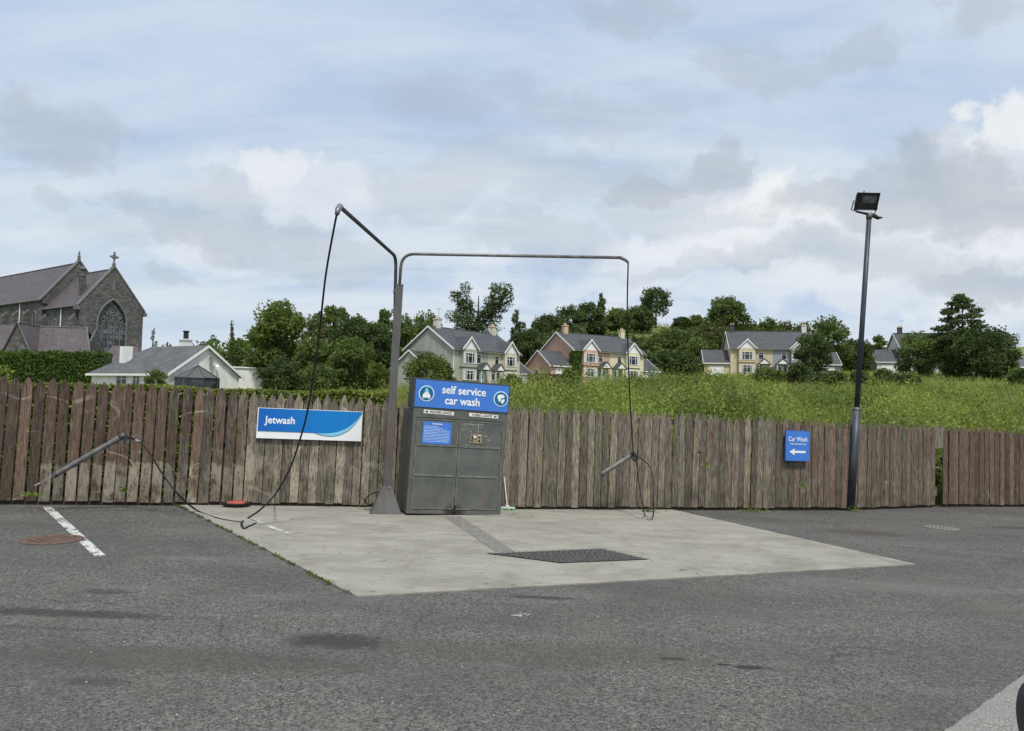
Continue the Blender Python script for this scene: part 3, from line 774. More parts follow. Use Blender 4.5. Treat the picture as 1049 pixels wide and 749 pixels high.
    # stickers under the header
    for (x0, x1, z, s, txt) in ((.15, .62, KH-.045, -1, 'POWER LANCE'), (.86, 1.33, KH-.05, 1, 'TURBO LANCE')):
        m = MB(); T = Matrix.Translation(((x0+x1)/2, 0, z)) @ Matrix.Rotation(R(1.0), 4, 'Y'); w = (x1-x0)/2
        m.box(-w, w, -.026, -.0235, -.027, .027, T=T); st = m.build('sticker', 'sticker_white', root)
        textmesh(txt, .048, st, 'wording', 'print_black', (x0+x1)/2-s*.03, z-.002, -.0275, .0012, .0004)
        m = MB(); xe = s*(w-.015); tip = [T @ Vector(q) for q in ((xe, -.0285, 0), (xe-s*.05, -.0285, .018), (xe-s*.05, -.0285, -.018))]
        if s > 0: tip = [tip[0], tip[1], tip[2]]
        m.poly(tip, .001, 0, Vector((0, -1, 0))); m.build('arrow', 'print_black', st)
    # header sign
    hz0, hz1 = KH+.005, KH+.455
    m = MB(); m.box(-.03, KW+.03, -.03, .30, hz0, hz1); hd = m.build('header_box', 'sign_edge', root, bevel=.006)
    m = MB(); m.box(.0, KW+.01, -.036, -.0305, hz0+.018, hz1-.026); fc = m.build('header_panel', 'sign_blue', hd)
    cxm = KW/2+.05
    textmesh('self service', .168, fc, 'lettering', 'sign_white', cxm-.03, hz0+.295, -.039, .0035, .0015, wide=.93)
    textmesh('car wash', .168, fc, 'lettering', 'sign_white', cxm-.045, hz0+.135, -.039, .0035, .0015, wide=.93)
    def disc(cx, cz, r, y, mat, name, par, seg=32):
        m = MB(); m.poly([(cx+r*math.sin(a), y, cz+r*math.cos(a)) for a in [2*math.pi*i/seg for i in range(seg)]], .003, 0, Vector((0, -1, 0))); return m.build(name, mat, par)
    for k, cx in enumerate((.17, KW-.115)):
        cz = hz0+.222; ic = disc(cx, cz, .118, -.0395, 'icon_pale', 'emblem_ring', hd); disc(cx, cz, .104, -.0425, 'icon_teal', 'emblem_disc', ic)
        m = MB()
        def pl(pts): m.poly([(cx+x, -.0455, cz+z) for x, z in pts], .0025, 0, Vector((0, -1, 0)))
        if k == 0:
            pl([(-.06, -.035), (-.045, 0), (.045, 0), (.06, -.035), (.06, -.062), (-.06, -.062)])
            pl([(-.036, .003), (-.025, .022), (.025, .022), (.036, .003)])
            pl([(-.05, -.065), (-.05, -.078), (-.03, -.078), (-.03, -.065)]); pl([(.03, -.065), (.03, -.078), (.05, -.078), (.05, -.065)])
            m.build('car_symbol', 'sign_white', ic); m = MB()
            pl([(-.032, .026), (-.01, .085), (.01, .085), (.032, .026)]); m.build('spray_symbol', 'jet_cyan', ic)
        else:
            pl([(-.055, .055), (.02, .07), (.055, .045), (.05, .02), (.0, .01), (-.01, -.04), (-.035, -.045), (-.045, -.01), (-.06, .01)])
            pl([(.015, -.01), (.055, .0), (.06, -.03), (.03, -.075), (.0, -.06), (.005, -.03)])
            m.build('hand_symbol', 'sign_white', ic)
    m = MB(); m.tube([(KW+.01, -.01, .05), (KW+.01, -.01, KH)], .006, 6); m.build('side_trim', 'dull_pipe', root)
cabinet()

# ------------------------------------------------------------------ boom post
bp = G(395, 526.0)
toptarget = at(409, 292.5, bp.y)
pax = (toptarget-bp).normalized(); PH = (toptarget-bp).length
BT = frame(bp, Vector((math.cos(R(12)), math.sin(R(12)), 0)), pax)
HA = HB = None
def boompost():
    global HA, HB
    root = thing('boom_post', 'tall square grey steel post carrying two swing pipe booms', 'post', BT)
    m = MB(); m.box(-.058, .058, -.058, .058, .01, PH); m.build('post', 'grey_post_paint', root, bevel=.006)
    m = MB(); m.box(-.062, .062, -.062, .062, PH+.001, PH+.012); m.build('post_cap', 'dull_pipe', root)
    m = MB(); m.box(-.24, .24, -.18, .18, .0, .018); m.build('base_plate', 'grey_post_paint', root)
    for (dx, dy) in ((1, 0), (-1, 0), (0, -1), (0, 1)):
        m = MB(); D = Vector((dx, dy, 0)); E = Vector((0, 0, 1)); n = D.cross(E)
        a = D*.059; o_ = D*(.20 if dx else .16)
        m.poly([a+E*.019-n*-.006, o_+E*.019+n*.006, o_+E*.05+n*.006, a+E*.40+n*.006], .012, 0, n); m.build('gusset', 'grey_post_paint', root)
    # front and side skirts closing the gussets
    m = MB(); s = .9
    b0 = [(-.225, -.16), (.225, -.16), (.225, .16), (-.225, .16)]; b1 = [(-.062, -.062), (.062, -.062), (.062, .062), (-.062, .062)]
    vs = [Vector((x, y, .019)) for x, y in b0] + [Vector((x, y, .42)) for x, y in b1]
    m.quadlist(vs, [(i, (i+1) % 4, 4+(i+1) % 4, 4+i) for i in range(4)]); m.build('skirt', 'grey_post_paint', root)
    m = MB(); m.tube([(.03, -.066, .40), (.03, -.085, .40)], .012, 8); m.build('bolt', 'steel_plain', root)
    Ti = BT.inverted()
    def arm(pts_w, r, name, mat, extra):
        loc = [Ti @ p for p in pts_w]
        # round the corners
        out = [loc[0]]
        for i in range(1, len(loc)-1):
            p = loc[i]; a = (loc[i-1]-p); b = (loc[i+1]-p); ra = min(extra, a.length*.45, b.length*.45); a.normalize(); b.normalize()
            for k in range(7):
                t = k/6; out.append((p+a*ra)*(1-t)**2 + p*2*t*(1-t) + (p+b*ra)*t*t)
        out.append(loc[-1]); m = MB(); m.tube(out, r, 10); return m.build(name, mat, root, smooth=True)
    a0 = at(404.6, 325, bp.y-.02); a1 = at(405.6, 263, bp.y-.02); 
    aend = at(348, 211.5, 8.45)
    adrop = at(345.5, 215, 8.30)
    arm([a0, a1, aend], .026, 'boom_pipe', 'dark_pipe', .16)
    m = MB(); pe = Ti @ aend; pd = Ti @ adrop; m.tube([pe+(pe-(Ti@a1)).normalized()*-.05, pe, pe+(pd-pe)*.7+Vector((0,0,-.01)), pd+Vector((0, 0, -.05))], [.034, .036, .034, .026], 10)
    m.build('hose_elbow', 'galvanised', root, smooth=True)
    HA = adrop
    b0_ = at(409.4, 291, bp.y-.02); b1_ = at(411.5, 260, bp.y-.02); b2_ = at(636, 264, 10.75); b3 = at(643.5, 269, 10.72)
    arm([b0_, b1_, b2_], .024, 'boom_pipe', 'dull_pipe', .28)
    m = MB(); q0, q1 = Ti @ b2_, Ti @ b3; m.tube([q0-(q0-(Ti@b1_)).normalized()*.02, q0, q0.lerp(q1, .6)+Vector((0, 0, .01)), q1], [.026, .027, .024, .018], 10); m.build('hose_elbow', 'dull_pipe', root, smooth=True)
    HB = b3
    for zz in (PH-.42, PH-.12): m = MB(); m.box(-.085, -.0585, -.05, .05, zz, zz+.05); m.build('clamp', 'dull_pipe', root)
boompost()
def smoothpath(P, n=8):
    P = [Vector(p) for p in P]; out = []
    for i in range(len(P)-1):
        p0, p1, p2, p3 = P[max(i-1, 0)], P[i], P[i+1], P[min(i+2, len(P)-1)]
        for k in range(n):
            t = k/n; out.append(.5*((2*p1)+(p2-p0)*t+(2*p0-5*p1+4*p2-p3)*t*t+(3*p1-p0-3*p2+p3)*t**3))
    out.append(P[-1]); return out
# hose from the left boom down to the ground and across to the lance
fyA = lambda px: 0
lpt = at(127, 446, 10.15); lend = at(55, 487.5, 9.95); lrod = at(38, 496.5, 9.92)
hoseA = [HA+Vector((0, 0, -.02)), at(334, 280, 8.62), at(326, 350, 8.95), at(316, 416, 9.25), at(306.5, 453, 9.4), at(297, 480, 9.5), at(283, 505, 9.55), at(268, 521, 9.5), G(254, 531, .015), G(248, 535, .012)]
root = thing('wash_hose', 'black hose hanging from the boom over the blue and white sign', 'hose', G(250, 533))
m = MB(); m.tube(smoothpath(hoseA), .0125, 8); m.build('hose', 'black_rubber', root, world=True, smooth=True)
m = MB(); m.tube(smoothpath([G(248, 535, .012), G(247.5, 538, .012), G(250, 542, .012), G(254, 540, .012), G(262, 536.5, .012)]), [.016]*33, 8); m.build('hose_coupling', 'black_rubber', root, world=True, smooth=True)
m = MB(); m.tube(smoothpath([G(249, 535.5, .013), G(225, 531.5, .013), G(202, 523, .03), at(184, 508, 10.0), at(168, 488, 9.98), at(155, 467, 9.98), at(146, 455, 10.0), at(139, 451, 10.05), at(130, 447, 10.1)]), .0115, 8); m.build('hose', 'black_rubber', root, world=True, smooth=True)
m = MB(); m.tube([G(259, 517.5, .05), G(275, 518, .05), G(281, 516, .06), at(283, 508, 9.55)], .008, 6); m.build('hose', 'black_rubber', root, world=True)
m = MB(); m.tube([at(139, 451, 10.05), at(144, 453.2, 10.02)], .016, 8); m.build('ferrule', 'steel_plain', root, world=True)
def lance(root_label, a, b, rod, rad, mat, bracket=True):
    root = thing('lance_holder', root_label, 'lance holder', a)
    m = MB(); m.tube([b, a], rad, 14, cap=False); m.tube([b.lerp(a, .003), a.lerp(b, .003)], rad*.86, 14, cap=False); m.build('tube', mat, root, world=True, smooth=True)
    m = MB(); d = (a-b).normalized(); m.tube([a-d*.06, a+d*.02], rad*1.12, 14); m.tube([b, b+d*.05], rad*1.08, 14, cap=False); m.build('collar', 'dark_pipe', root, world=True, smooth=True)
    if bracket:
        m = MB(); back = Vector((-.08, .55, 0))
        for t in (.2, .8):
            p = b.lerp(a, t); m.tube([p, p+Vector((-.04, .28, 0))], .012, 6)
        m.build('bracket', 'dark_pipe', root, world=True)
    return root
lance('long grey steel lance holder tube slanting up the red brown fence', lpt, lend, lrod, .038, 'dull_pipe')
r2 = thing('wash_lance', 'thin steel lance poking from the long left holder tube', 'lance', lend)
m = MB(); m.tube([lend.lerp(lpt, .1), lrod], .008, 8); m.build('rod', 'steel_plain', r2, world=True)
m = MB(); d = (lrod-lend).normalized(); m.tube([lrod-d*.03, lrod+d*.03], .012, 8); m.build('nozzle', 'steel_plain', r2, world=True)
m = MB(); m.tube(smoothpath([lpt, at(130, 448, 10.05), at(134, 452, 10.03), at(131, 456, 10.03), at(128, 452, 10.03), at(133, 448, 10.02), at(139, 451, 10.05)]), .008, 6); m.build('grip', 'black_rubber', r2, world=True, smooth=True)
# right lance and hose
ra, rb = at(650, 464.5, 12.1), at(615, 486.5, 12.05)
lance('short grey lance holder tube on the fence under the right boom', ra, rb, None, .040, 'dull_pipe')
root = thing('wash_hose', 'black hose dropping from the right boom to a loop on the concrete', 'hose', G(664, 532))
m = MB(); m.tube(smoothpath([HB, at(642.6, 320, 11.2), at(644, 380, 11.6), at(646.5, 430, 11.9), at(648.5, 462, 12.0)]), .0105, 8); m.build('hose', 'black_rubber', root, world=True, smooth=True)
m = MB(); m.tube(smoothpath([at(649, 463, 11.98), at(652, 475, 11.9), at(655, 497, 11.75), at(659, 520, 11.5), G(661, 529, .012), G(664, 533, .012), G(668, 532, .012), G(669.2, 528, .03), at(669.3, 515, 11.6), at(669, 495, 11.75), at(666.5, 480, 11.9), at(660, 472, 11.98), at(654, 468, 12.0), at(650, 464, 12.05)]), .0105, 8); m.build('hose', 'black_rubber', root, world=True, smooth=True)
m = MB(); m.tube(smoothpath([at(647, 465, 12.0), at(648, 470, 11.97), at(651, 472, 11.97), at(652.5, 468, 11.97), at(650, 464, 12)]), .014, 8); m.tube([at(648, 463, 12.02), at(652, 470, 11.98)], .026, 8); m.build('trigger', 'black_rubber', root, world=True, smooth=True)

# round tub lid by the fence
tp = G(242, 519.5); T = frame(tp, Vector((1, .2, 0)), pn)
root = thing('shallow_tub', 'shallow black rubber tub holding a faded red disc by the fence', 'tub', T)
m = MB(); m.lathe([(.14, .0), (.175, .02), (.20, .055), (.205, .07), (.18, .072), (.165, .05), (.12, .045)], (0, 0, 0), 28); m.build('rim', 'black_rubber', root, smooth=True)
m = MB(); m.lathe([(.15, .055), (.14, .082), (.08, .088), (.01, .089)], (0, 0, 0), 24); m.build('disc', 'red_faded', root, smooth=True)
# deck brush beside the cabinet
bb = G(519.5, 523.3); root = thing('deck_brush', 'green headed brush with white handle leaning beside the cabinet', 'brush', bb)
bt = at(515.7, 481, bb.y+.12); m = MB(); m.tube([bb+pn*.06, bb.lerp(bt, .5)+Vector((.004, 0, 0)), bt], .011, 8); m.build('handle', 'handle_white', root, world=True)
Tb = frame(bb, Vector((1, .15, 0)), pn); m = MB(); m.box(-.12, .12, -.03, .03, .035, .062, T=Tb); m.box(-.03, .03, -.02, .02, .062, .09, T=Tb); m.build('head', 'handle_white', root, world=True)
m = MB(); rg = random.Random(4)
for i in range(90):
    x = rg.uniform(-.125, .125); y = rg.uniform(-.035, .035); p = Tb @ Vector((x, y, .055)); q = Tb @ Vector((x*1.15+rg.uniform(-.01, .01), y*1.9, .0)); m.tube([p, q], .006, 4)
m.build('bristles', 'brush_green', root, world=True)

# cable coil behind the post
root = thing('coiled_cable', 'dark cable loosely coiled on the ground behind the post foot', 'cable', G(386, 524))
m = MB(); c = at(389, 512, 11.25)
pts = [c+Vector((-.10+.12*math.cos(a)*(1+.04*math.sin(3*a)), .03*math.sin(a*1.7), .02+.08*math.sin(a)+.05*math.cos(a))) for a in [i*.35 for i in range(50)]]
m.tube(pts, .009, 6); m.build('cable_coil', 'black_rubber', root, world=True, smooth=True)

# ------------------------------------------------------------------ signs on the fence
def fdir(px):
    ks = [0, 249, 540, 870]
    return
dB = (onplane(FP[3])-onplane(FP[2])).normalized()
jl = onplane(G(258.5, 518.6)); jT = frame(jl - Vector((-dB.y, dB.x, 0))*.065, dB, pn)
def jet():
    # panel size from the ray hits
    W = 1.57; z0, z1 = 1.04, 1.04+.465
    root = thing('jetwash_sign', 'wide blue and white sign reading Jetwash on the picket fence', 'sign', jT)
    m = MB(); m.box(0, W, -.012, .028, z0, z1); pnl = m.build('panel', 'sign_white', root, bevel=.002)
    m = MB(); cb = []
    top = [(.015, z1-.007), (.015, z0+.115)]
    curve = []
    for i in range(21):
        t = i/20
        p0, p1, p2, p3 = (.85, z0+.112), (1.12, z0+.085), (1.38, z0+.13), (W-.006, z1-.02)
        x = (1-t)**3*p0[0]+3*t*(1-t)**2*p1[0]+3*t*t*(1-t)*p2[0]+t**3*p3[0]; z = (1-t)**3*p0[1]+3*t*(1-t)**2*p1[1]+3*t*t*(1-t)*p2[1]+t**3*p3[1]
        curve.append((x, z))
    poly = top + curve + [(W-.006, z1-.007)]
    def Py(pts, y, th, name, mat):
        m = MB(); P = [(x, y, z) for x, z in pts]; m.poly(P, th, 0, Vector((0, -1, 0))); return m.build(name, mat, root if name != 'lettering' else pnl)
    # cyan swoosh under the blue
    c2 = []
    for i in range(21):
        t = i/20; x, z = curve[i]; c2.append((x+.02*t*(1-t)*2, z-(.0 if t < .05 else .055*math.sin(math.pi*min(1, t*1.0))**.8)))
    cy = curve + list(reversed([(min(W-.006, x), z) for x, z in c2]))
    m = MB()
    for i in range(20):
        q = [curve[i], c2[i], c2[i+1], curve[i+1]]
        q = [(min(W-.005, x), -.0155, z) for x, z in q]; m.quadlist([Vector(v) for v in q], [(0, 1, 2, 3)])
    m.build('swoosh', 'jet_cyan', pnl)
    m = MB()
    # blue area as vertical strips down to the curve
    xs = [.015, .85] + [c[0] for c in curve[1:]]; zs = [z0+.115, curve[0][1]] + [c[1] for c in curve[1:]]
    for i in range(len(xs)-1):
        m.quadlist([Vector((xs[i], -.017, z1-.007)), Vector((xs[i], -.017, zs[i])), Vector((xs[i+1], -.017, zs[i+1])), Vector((xs[i+1], -.017, z1-.007))], [(0, 1, 2, 3)])
    m.build('blue_field', 'jetwash_blue', pnl)
    m = MB()
    for i in range(20):
        a, b = c2[i], c2[i+1]
        m.quadlist([Vector((min(a[0], W-.005), -.0185, a[1]+.004)), Vector((min(a[0], W-.005), -.0185, a[1]-.004)), Vector((min(b[0], W-.005), -.0185, b[1]-.004)), Vector((min(b[0], W-.005), -.0185, b[1]+.004))], [(0, 1, 2, 3)])
    m.box(.015, .86, -.0185, -.0175, z0+.109, z0+.115); m.build('line', 'icon_teal', pnl)
    textmesh('Jetwash', .155, pnl, 'lettering', 'sign_white', .12, z0+.28, -.0195, .0032, .001, 'LEFT', wide=.92)
jet()
d2 = (onplane(FP[4])-onplane(FP[3])).normalized()
cl = onplane(G(800.8, 523.2)); cT = frame(cl - Vector((-d2.y, d2.x, 0))*.07, d2, pn)
def cws():
    W = .52; z0, z1 = .92, .92+.555
    root = thing('car_wash_sign', 'small upright blue Car Wash sign with a white arrow on the fence', 'sign', cT)
    m = MB(); m.box(0, W, -.012, .018, z0, z1); pnl = m.build('panel', 'sign_blue', root, bevel=.002)
    m = MB()
    for (a, b, c, d) in ((0, W, z1-.008, z1), (0, W, z0, z0+.008), (0, .008, z0+.009, z1-.009), (W-.008, W, z0+.009, z1-.009)): m.box(a, b, -.0145, -.0125, c, d)
    m.build('border', 'notice_blue', pnl)
    textmesh('Car Wash', .112, pnl, 'lettering', 'sign_white', W/2, z1-.16, -.0155, .0014, .0006, wide=.90)
    textmesh('Token operated only', .042, pnl, 'lettering', 'sign_white', W/2, z1-.245, -.0155, .0006, .0006, wide=1.0)
    m = MB(); cz = z0+.165
    m.poly([(.08, -.016, cz), (.19, -.016, cz-.062), (.19, -.016, cz-.02), (W-.09, -.016, cz-.02), (W-.09, -.016, cz+.02), (.19, -.016, cz+.02), (.19, -.016, cz+.062)], .001, 0, Vector((0, -1, 0)))
    m.build('arrow', 'sign_white', pnl)
cws()

# ------------------------------------------------------------------ floodlight pole
lb = G(871, 523.3); lt = at(890.5, 220, lb.y); LT = frame(lb, Vector((1, .25, 0)), lt-lb); LH = (lt-lb).length
def lamp():
    root = thing('floodlight_pole', 'leaning dark steel pole with one floodlight, against the fence', 'lamp post', LT)
    hs = LH*(523-421)/(523-220.0)
    m = MB(); m.tube([(0, 0, -.05), (0, 0, hs)], .075, 16); m.build('lower_pole', 'lamp_pole_paint', root, smooth=True)
    m = MB(); m.tube([(0, 0, hs), (0, 0, hs+.02)], [.079, .079], 16); m.tube([(0, 0, hs+.021), (0, 0, hs+.045)], [.074, .052], 16); m.build('collar', 'galvanised', root, smooth=True)
    m = MB(); m.tube([(0, 0, hs+.01), (0, 0, LH)], [.050, .044], 14); m.build('upper_pole', 'lamp_pole_paint', root, smooth=True)
    m = MB(); m.tube([(0, 0, LH-.08), (0, 0, LH+.03)], .056, 14); m.build('spigot', 'dull_pipe', root, smooth=True)
    m = MB(); m.tube([(-.30, 0, LH+.02), (.12, 0, LH+.0), (.24, 0, LH-.03)], [.02, .035, .02], 8); m.tube([(.05, 0, LH-.005), (.20, 0, LH-.035), (.30, 0, LH-.01)], [.03, .035, .012], 8); m.build('cross_arm', 'black_steel', root, smooth=True)
    # head: tilted box facing the yard
    H = Matrix.Translation((-.13, -.05, LH+.235)) @ Matrix.Rotation(R(-4), 4, 'Y') @ Matrix.Rotation(R(-14), 4, 'Z') @ Matrix.Rotation(R(26), 4, 'X')
    m = MB(); w, h, d = .205, .155, .16
    fr = [(-w, -d*.2, -h), (w, -d*.2, -h), (w, -d*.2, h), (-w, -d*.2, h)]; bk = [(-w*.7, d, -h*.6), (w*.7, d, -h*.6), (w*.7, d, h*.6), (-w*.7, d, h*.6)]
    m.quadlist([H @ Vector(v) for v in fr+bk], [(4, 5, 6, 7)[::-1]] + [(i, (i+1) % 4, 4+(i+1) % 4, 4+i)[::-1] for i in range(4)])
    hd = m.build('floodlight_head', 'black_steel', root)
    m = MB()
    for (a, b, c, e) in ((-w-.012, w+.012, h-.02, h+.012), (-w-.012, w+.012, -h-.012, -h+.02), (-w-.012, -w+.02, -h+.02, h-.02), (w-.02, w+.012, -h+.02, h-.02)): m.box(a, b, -d*.2-.02, -d*.2+.01, c, e, T=H)
    m.build('bezel', 'black_steel', hd)
    m = MB(); m.box(-w+.021, w-.021, -d*.2-.008, -d*.2-.004, -h+.021, h-.021, T=H); m.build('glass', 'lamp_glass', hd)
    m = MB(); m.box(-w+.11, w-.03, -d*.2-.011, -d*.2-.0085, -.03, h-.045, T=H); m.box(-w+.05, w-.05, -d*.2-.022, -d*.2-.0205, -h-.008, -h+.012, T=H); m.build('reflector', 'dull_pipe', hd)
    m = MB(); m.box(-.1, .1, d, d+.05, -.06, .06, T=H); m.build('gear_box', 'black_steel', hd)
    m = MB(); m.tube([H @ Vector((w+.02, .03, 0)), H @ Vector((w+.05, .03, -.15)), (.1, 0, LH+.02)], .012, 6); m.tube([H @ Vector((-w-.02, .03, 0)), H @ Vector((-w-.03, .03, -.18)), (-.28, 0, LH+.03)], .012, 6); m.build('yoke', 'galvanised', root)
    m = MB(); m.tube([H @ Vector((-.08, 0, h)), H @ Vector((-.08, 0, h+.04))], .01, 6); m.build('lug', 'black_steel', hd)
lamp()

# ------------------------------------------------------------------ houses
def slab_roof(m, x0, x1, ey, ry, ez, rz, th=.14, sgn=1, mat=0):
    """one roof slope from the eave (y=ey,z=ez) to the ridge (y=ry,z=rz)"""
    P = [Vector((x0, ey, ez)), Vector((x1, ey, ez)), Vector((x1, ry, rz)), Vector((x0, ry, rz))]
    if (P[1]-P[0]).cross(P[2]-P[0]).z < 0: P.reverse()
    m.poly(P, th, mat)
def verge(m, x, y0, y1, ym, ez, rz, th=.22, w=.05):
    for (ya) in (y0, y1):
        a = Vector((x, ya, ez)); b = Vector((x, ym, rz))
        m.quadlist([a+Vector((0, 0, .05)), b+Vector((0, 0, .05)), b-Vector((0, 0, th)), a-Vector((0, 0, th)), a+Vector((w, 0, .05)), b+Vector((w, 0, .05)), b+Vector((w, 0, -th)), a+Vector((w, 0, -th))],
                   [(0, 1, 2, 3), (7, 6, 5, 4), (0, 4, 5, 1), (3, 2, 6, 7), (0, 3, 7, 4), (1, 5, 6, 2)])
def window(root, x0, x1, z0, z1, y, name='window', cols=3, curtain=False, axis='y'):
    m = MB(); f = .07
    def B(a, b, c, d, y0, y1):
        if axis == 'y': m.box(a, b, y0, y1, c, d)
        else: m.box(y0, y1, a, b, c, d)
    B(x0, x1, z1-f, z1, y-.04, y+.06); B(x0, x1, z0, z0+f, y-.06, y+.06)
    for i in range(cols+1):
        xx = x0+(x1-x0-f)*i/cols; B(xx, xx+f, z0+f, z1-f, y-.04, y+.06)
    B(x0+f, x1-f, z0+(z1-z0)*.68, z0+(z1-z0)*.68+.05, y-.035, y+.05)
    w = m.build(name, 'joinery_white', root)
    m = MB(); B(x0+f*.5, x1-f*.5, z0+f*.5, z1-f*.5, y+.0, y+.02); m.build('pane', 'window_glass', w)
    if curtain:
        m = MB(); q = (x1-x0)*.16; B(x0+f, x0+f+q, z0+f, z1-f, y-.008, y-.003); B(x1-f-q, x1-f, z0+f, z1-f, y-.008, y-.003); m.build('curtain', 'curtain_white', w)
    return w
def semi(name, label, T, W, D, EH, RH, cols, chim, garages, bayshift=0, group='semi-detached houses beyond the field'):
    root = thing(name, label, 'house', T, group)
    F_ = -2.5     # foundations go into the slope
    for k in (0, 1):
        x0, x1 = (0, W/2-.001) if k == 0 else (W/2+.001, W)
        m = MB(); gb = (x0 if k == 0 else x1)
        m.box(x0, x1, 0, D, F_, EH)
        w = m.build('wall', cols[k], root)
        g = MB(); s = .30 if k == 0 else -.30
        g.poly([(gb, 0, EH+.001), (gb, D/2, RH-.12), (gb, D, EH+.001)] if k == 0 else [(gb, D, EH+.001), (gb, D/2, RH-.12), (gb, 0, EH+.001)], .3, 0, Vector((-1 if k == 0 else 1, 0, 0)))
        g.build('gable', cols[k], w)
    m = MB(); slab_roof(m, -.25, W+.25, -.35, D/2, EH-.12, RH); slab_roof(m, -.25, W+.25, D+.35, D/2, EH-.12, RH)
    rf = m.build('roof', 'slate_dark', root)
    m = MB(); m.box(-.25, W+.25, D/2-.1, D/2+.1, RH-.05, RH+.06); m.build('ridge_tiles', 'slate_dark', rf)
    m = MB(); verge(m, -.30, -.36, D+.36, D/2, EH-.15, RH-.02); verge(m, W+.251, -.36, D+.36, D/2, EH-.15, RH-.02); m.build('bargeboard', 'joinery_white', rf)
    m = MB(); m.box(-.24, W+.24, -.42, -.30, EH-.30, EH-.12); m.build('fascia', 'joinery_white', rf)
    m = MB(); m.tube([(-.2, -.47, EH-.14), (W+.2, -.47, EH-.14)], .06, 6); m.build('gutter', 'gutter_dark', rf)
    for k, (cx, cm) in enumerate(chim):
        m = MB(); m.box(cx-.42, cx+.42, D/2-.35, D/2+.35, RH-1.0, RH+1.05); m.box(cx-.50, cx+.50, D/2-.43, D/2+.43, RH+1.051, RH+1.2)
        ch = m.build('chimney', cm, rf)
        m = MB()
        for dx in (-.2, .2): m.lathe([(.12, 0), (.10, .35), (.12, .38)], (cx+dx, D/2, RH+1.2), 8)
        m.build('chimney_pot', 'render_peach', ch)
        if k == 0:
            m = MB(); m.tube([(cx+.3, D/2, RH+1.1), (cx+.3, D/2, RH+2.7)], .025, 5); m.tube([(cx-.1, D/2, RH+2.55), (cx+.8, D/2, RH+2.65)], .02, 4)
            for j in range(5): m.tube([(cx-.05+j*.18, D/2-.22, RH+2.57+j*.02), (cx-.05+j*.18, D/2+.22, RH+2.57+j*.02)], .015, 4)
            m.build('aerial', 'gutter_dark', ch)
    for k in (0, 1):
        mir = (lambda a, b: (a, b)) if k == 0 else (lambda a, b: (W-b, W-a))
        b0, b1 = mir(1.45+bayshift, 4.35+bayshift)
        m = MB(); m.box(b0, b1, -.65, -.001, F_, EH-.02); by = m.build('bay', cols[k], root)
        m = MB(); m.box(b0-.06, b1+.06, -.70, -.001, 2.52, 2.66); m.box(b0-.06, b1+.06, -.70, -.6501, .72, .80); m.build('bay_sill', 'gutter_dark', by)
        window(by, b0+.12, b1-.12, .82, 2.2, -.66, cols=4, curtain=True); window(by, b0+.12, b1-.12, 3.15, 4.65, -.66, cols=3, curtain=True)
        gx = (b0+b1)/2; gz = EH-.10; gh = 1.75; hw = (b1-b0)/2+.35
        m = MB(); m.poly([(gx-hw+.1, -.66, gz), (gx+hw-.1, -.66, gz), (gx, -.66, gz+gh-.1)], .06, 0, Vector((0, -1, 0))); m.build('bay_gable', 'joinery_white', by)
        m = MB(); ry = D/2*(gh/(RH-EH))*.98
        for s in (-1, 1):
            P = [Vector((gx+s*hw, -.80, gz-.05)), Vector((gx, -.80, gz+gh)), Vector((gx, ry+.2, gz+gh)), Vector((gx+s*hw, -.1, gz-.05))]
            if (P[1]-P[0]).cross(P[2]-P[0]).z < 0: P.reverse()
            m.poly(P, .10)
        m.build('bay_roof', 'slate_dark', by)
        m = MB()
        for s in (-1, 1):
            a = Vector((gx+s*hw, -.86, gz-.05)); b = Vector((gx, -.86, gz+gh))
            m.poly([a+Vector((0, 0, .06)), b+Vector((0, 0, .06)), b-Vector((0, 0, .22)), a-Vector((0, 0, .16))], .05, 0, Vector((0, 1, 0)))
        m.build('bargeboard', 'joinery_white', by)
        w0, w1 = mir(5.0+bayshift*.5, 5.95+bayshift*.5); window(root, w0, w1, 3.25, 4.55, -.03, cols=1)
        d0, d1 = mir(5.75, 6.7)
        m = MB(); m.box(d0-.05, d1+.05, -.03, -.001, 0, 2.2); dr = m.build('door', 'joinery_white' if k else 'icon_pale', root)
        m = MB(); m.box(d0+.25, d1-.25, -.045, -.031, 1.1, 1.9); m.build('pane', 'window_glass', dr)
        s0, s1 = mir(4.9, 5.6); window(root, s0, s1, .9, 2.1, -.03, cols=1)
        c0, c1 = mir(4.75, 7.05); cx = (c0+c1)/2
        m = MB(); m.poly([(c0+.1, -1.15, 2.42), (c1-.1, -1.15, 2.42), (cx, -1.15, 3.35)], .05, 0, Vector((0, -1, 0))); cn = m.build('porch_canopy', 'joinery_white', root)
        m = MB()
        for s in (-1, 1):
            P = [Vector((cx+s*1.2, -1.25, 2.36)), Vector((cx, -1.25, 3.45)), Vector((cx, -.002, 3.45)), Vector((cx+s*1.2, -.002, 2.36))]
            if (P[1]-P[0]).cross(P[2]-P[0]).z < 0: P.reverse()
            m.poly(P, .09)
        m.build('canopy_roof', 'slate_dark', cn)
        m = MB()
        for xx in (c0+.15, c1-.15): m.box(xx-.05, xx+.05, -1.14, -1.04, 0, 2.4)
        m.build('porch_post', 'joinery_white', cn)
        m = MB(); m.tube([((W*.0+.12) if k == 0 else W-.12, -.08, 0), ((W*.0+.12) if k == 0 else W-.12, -.08, EH-.2)], .05, 6); m.build('downpipe', 'joinery_white' , root)
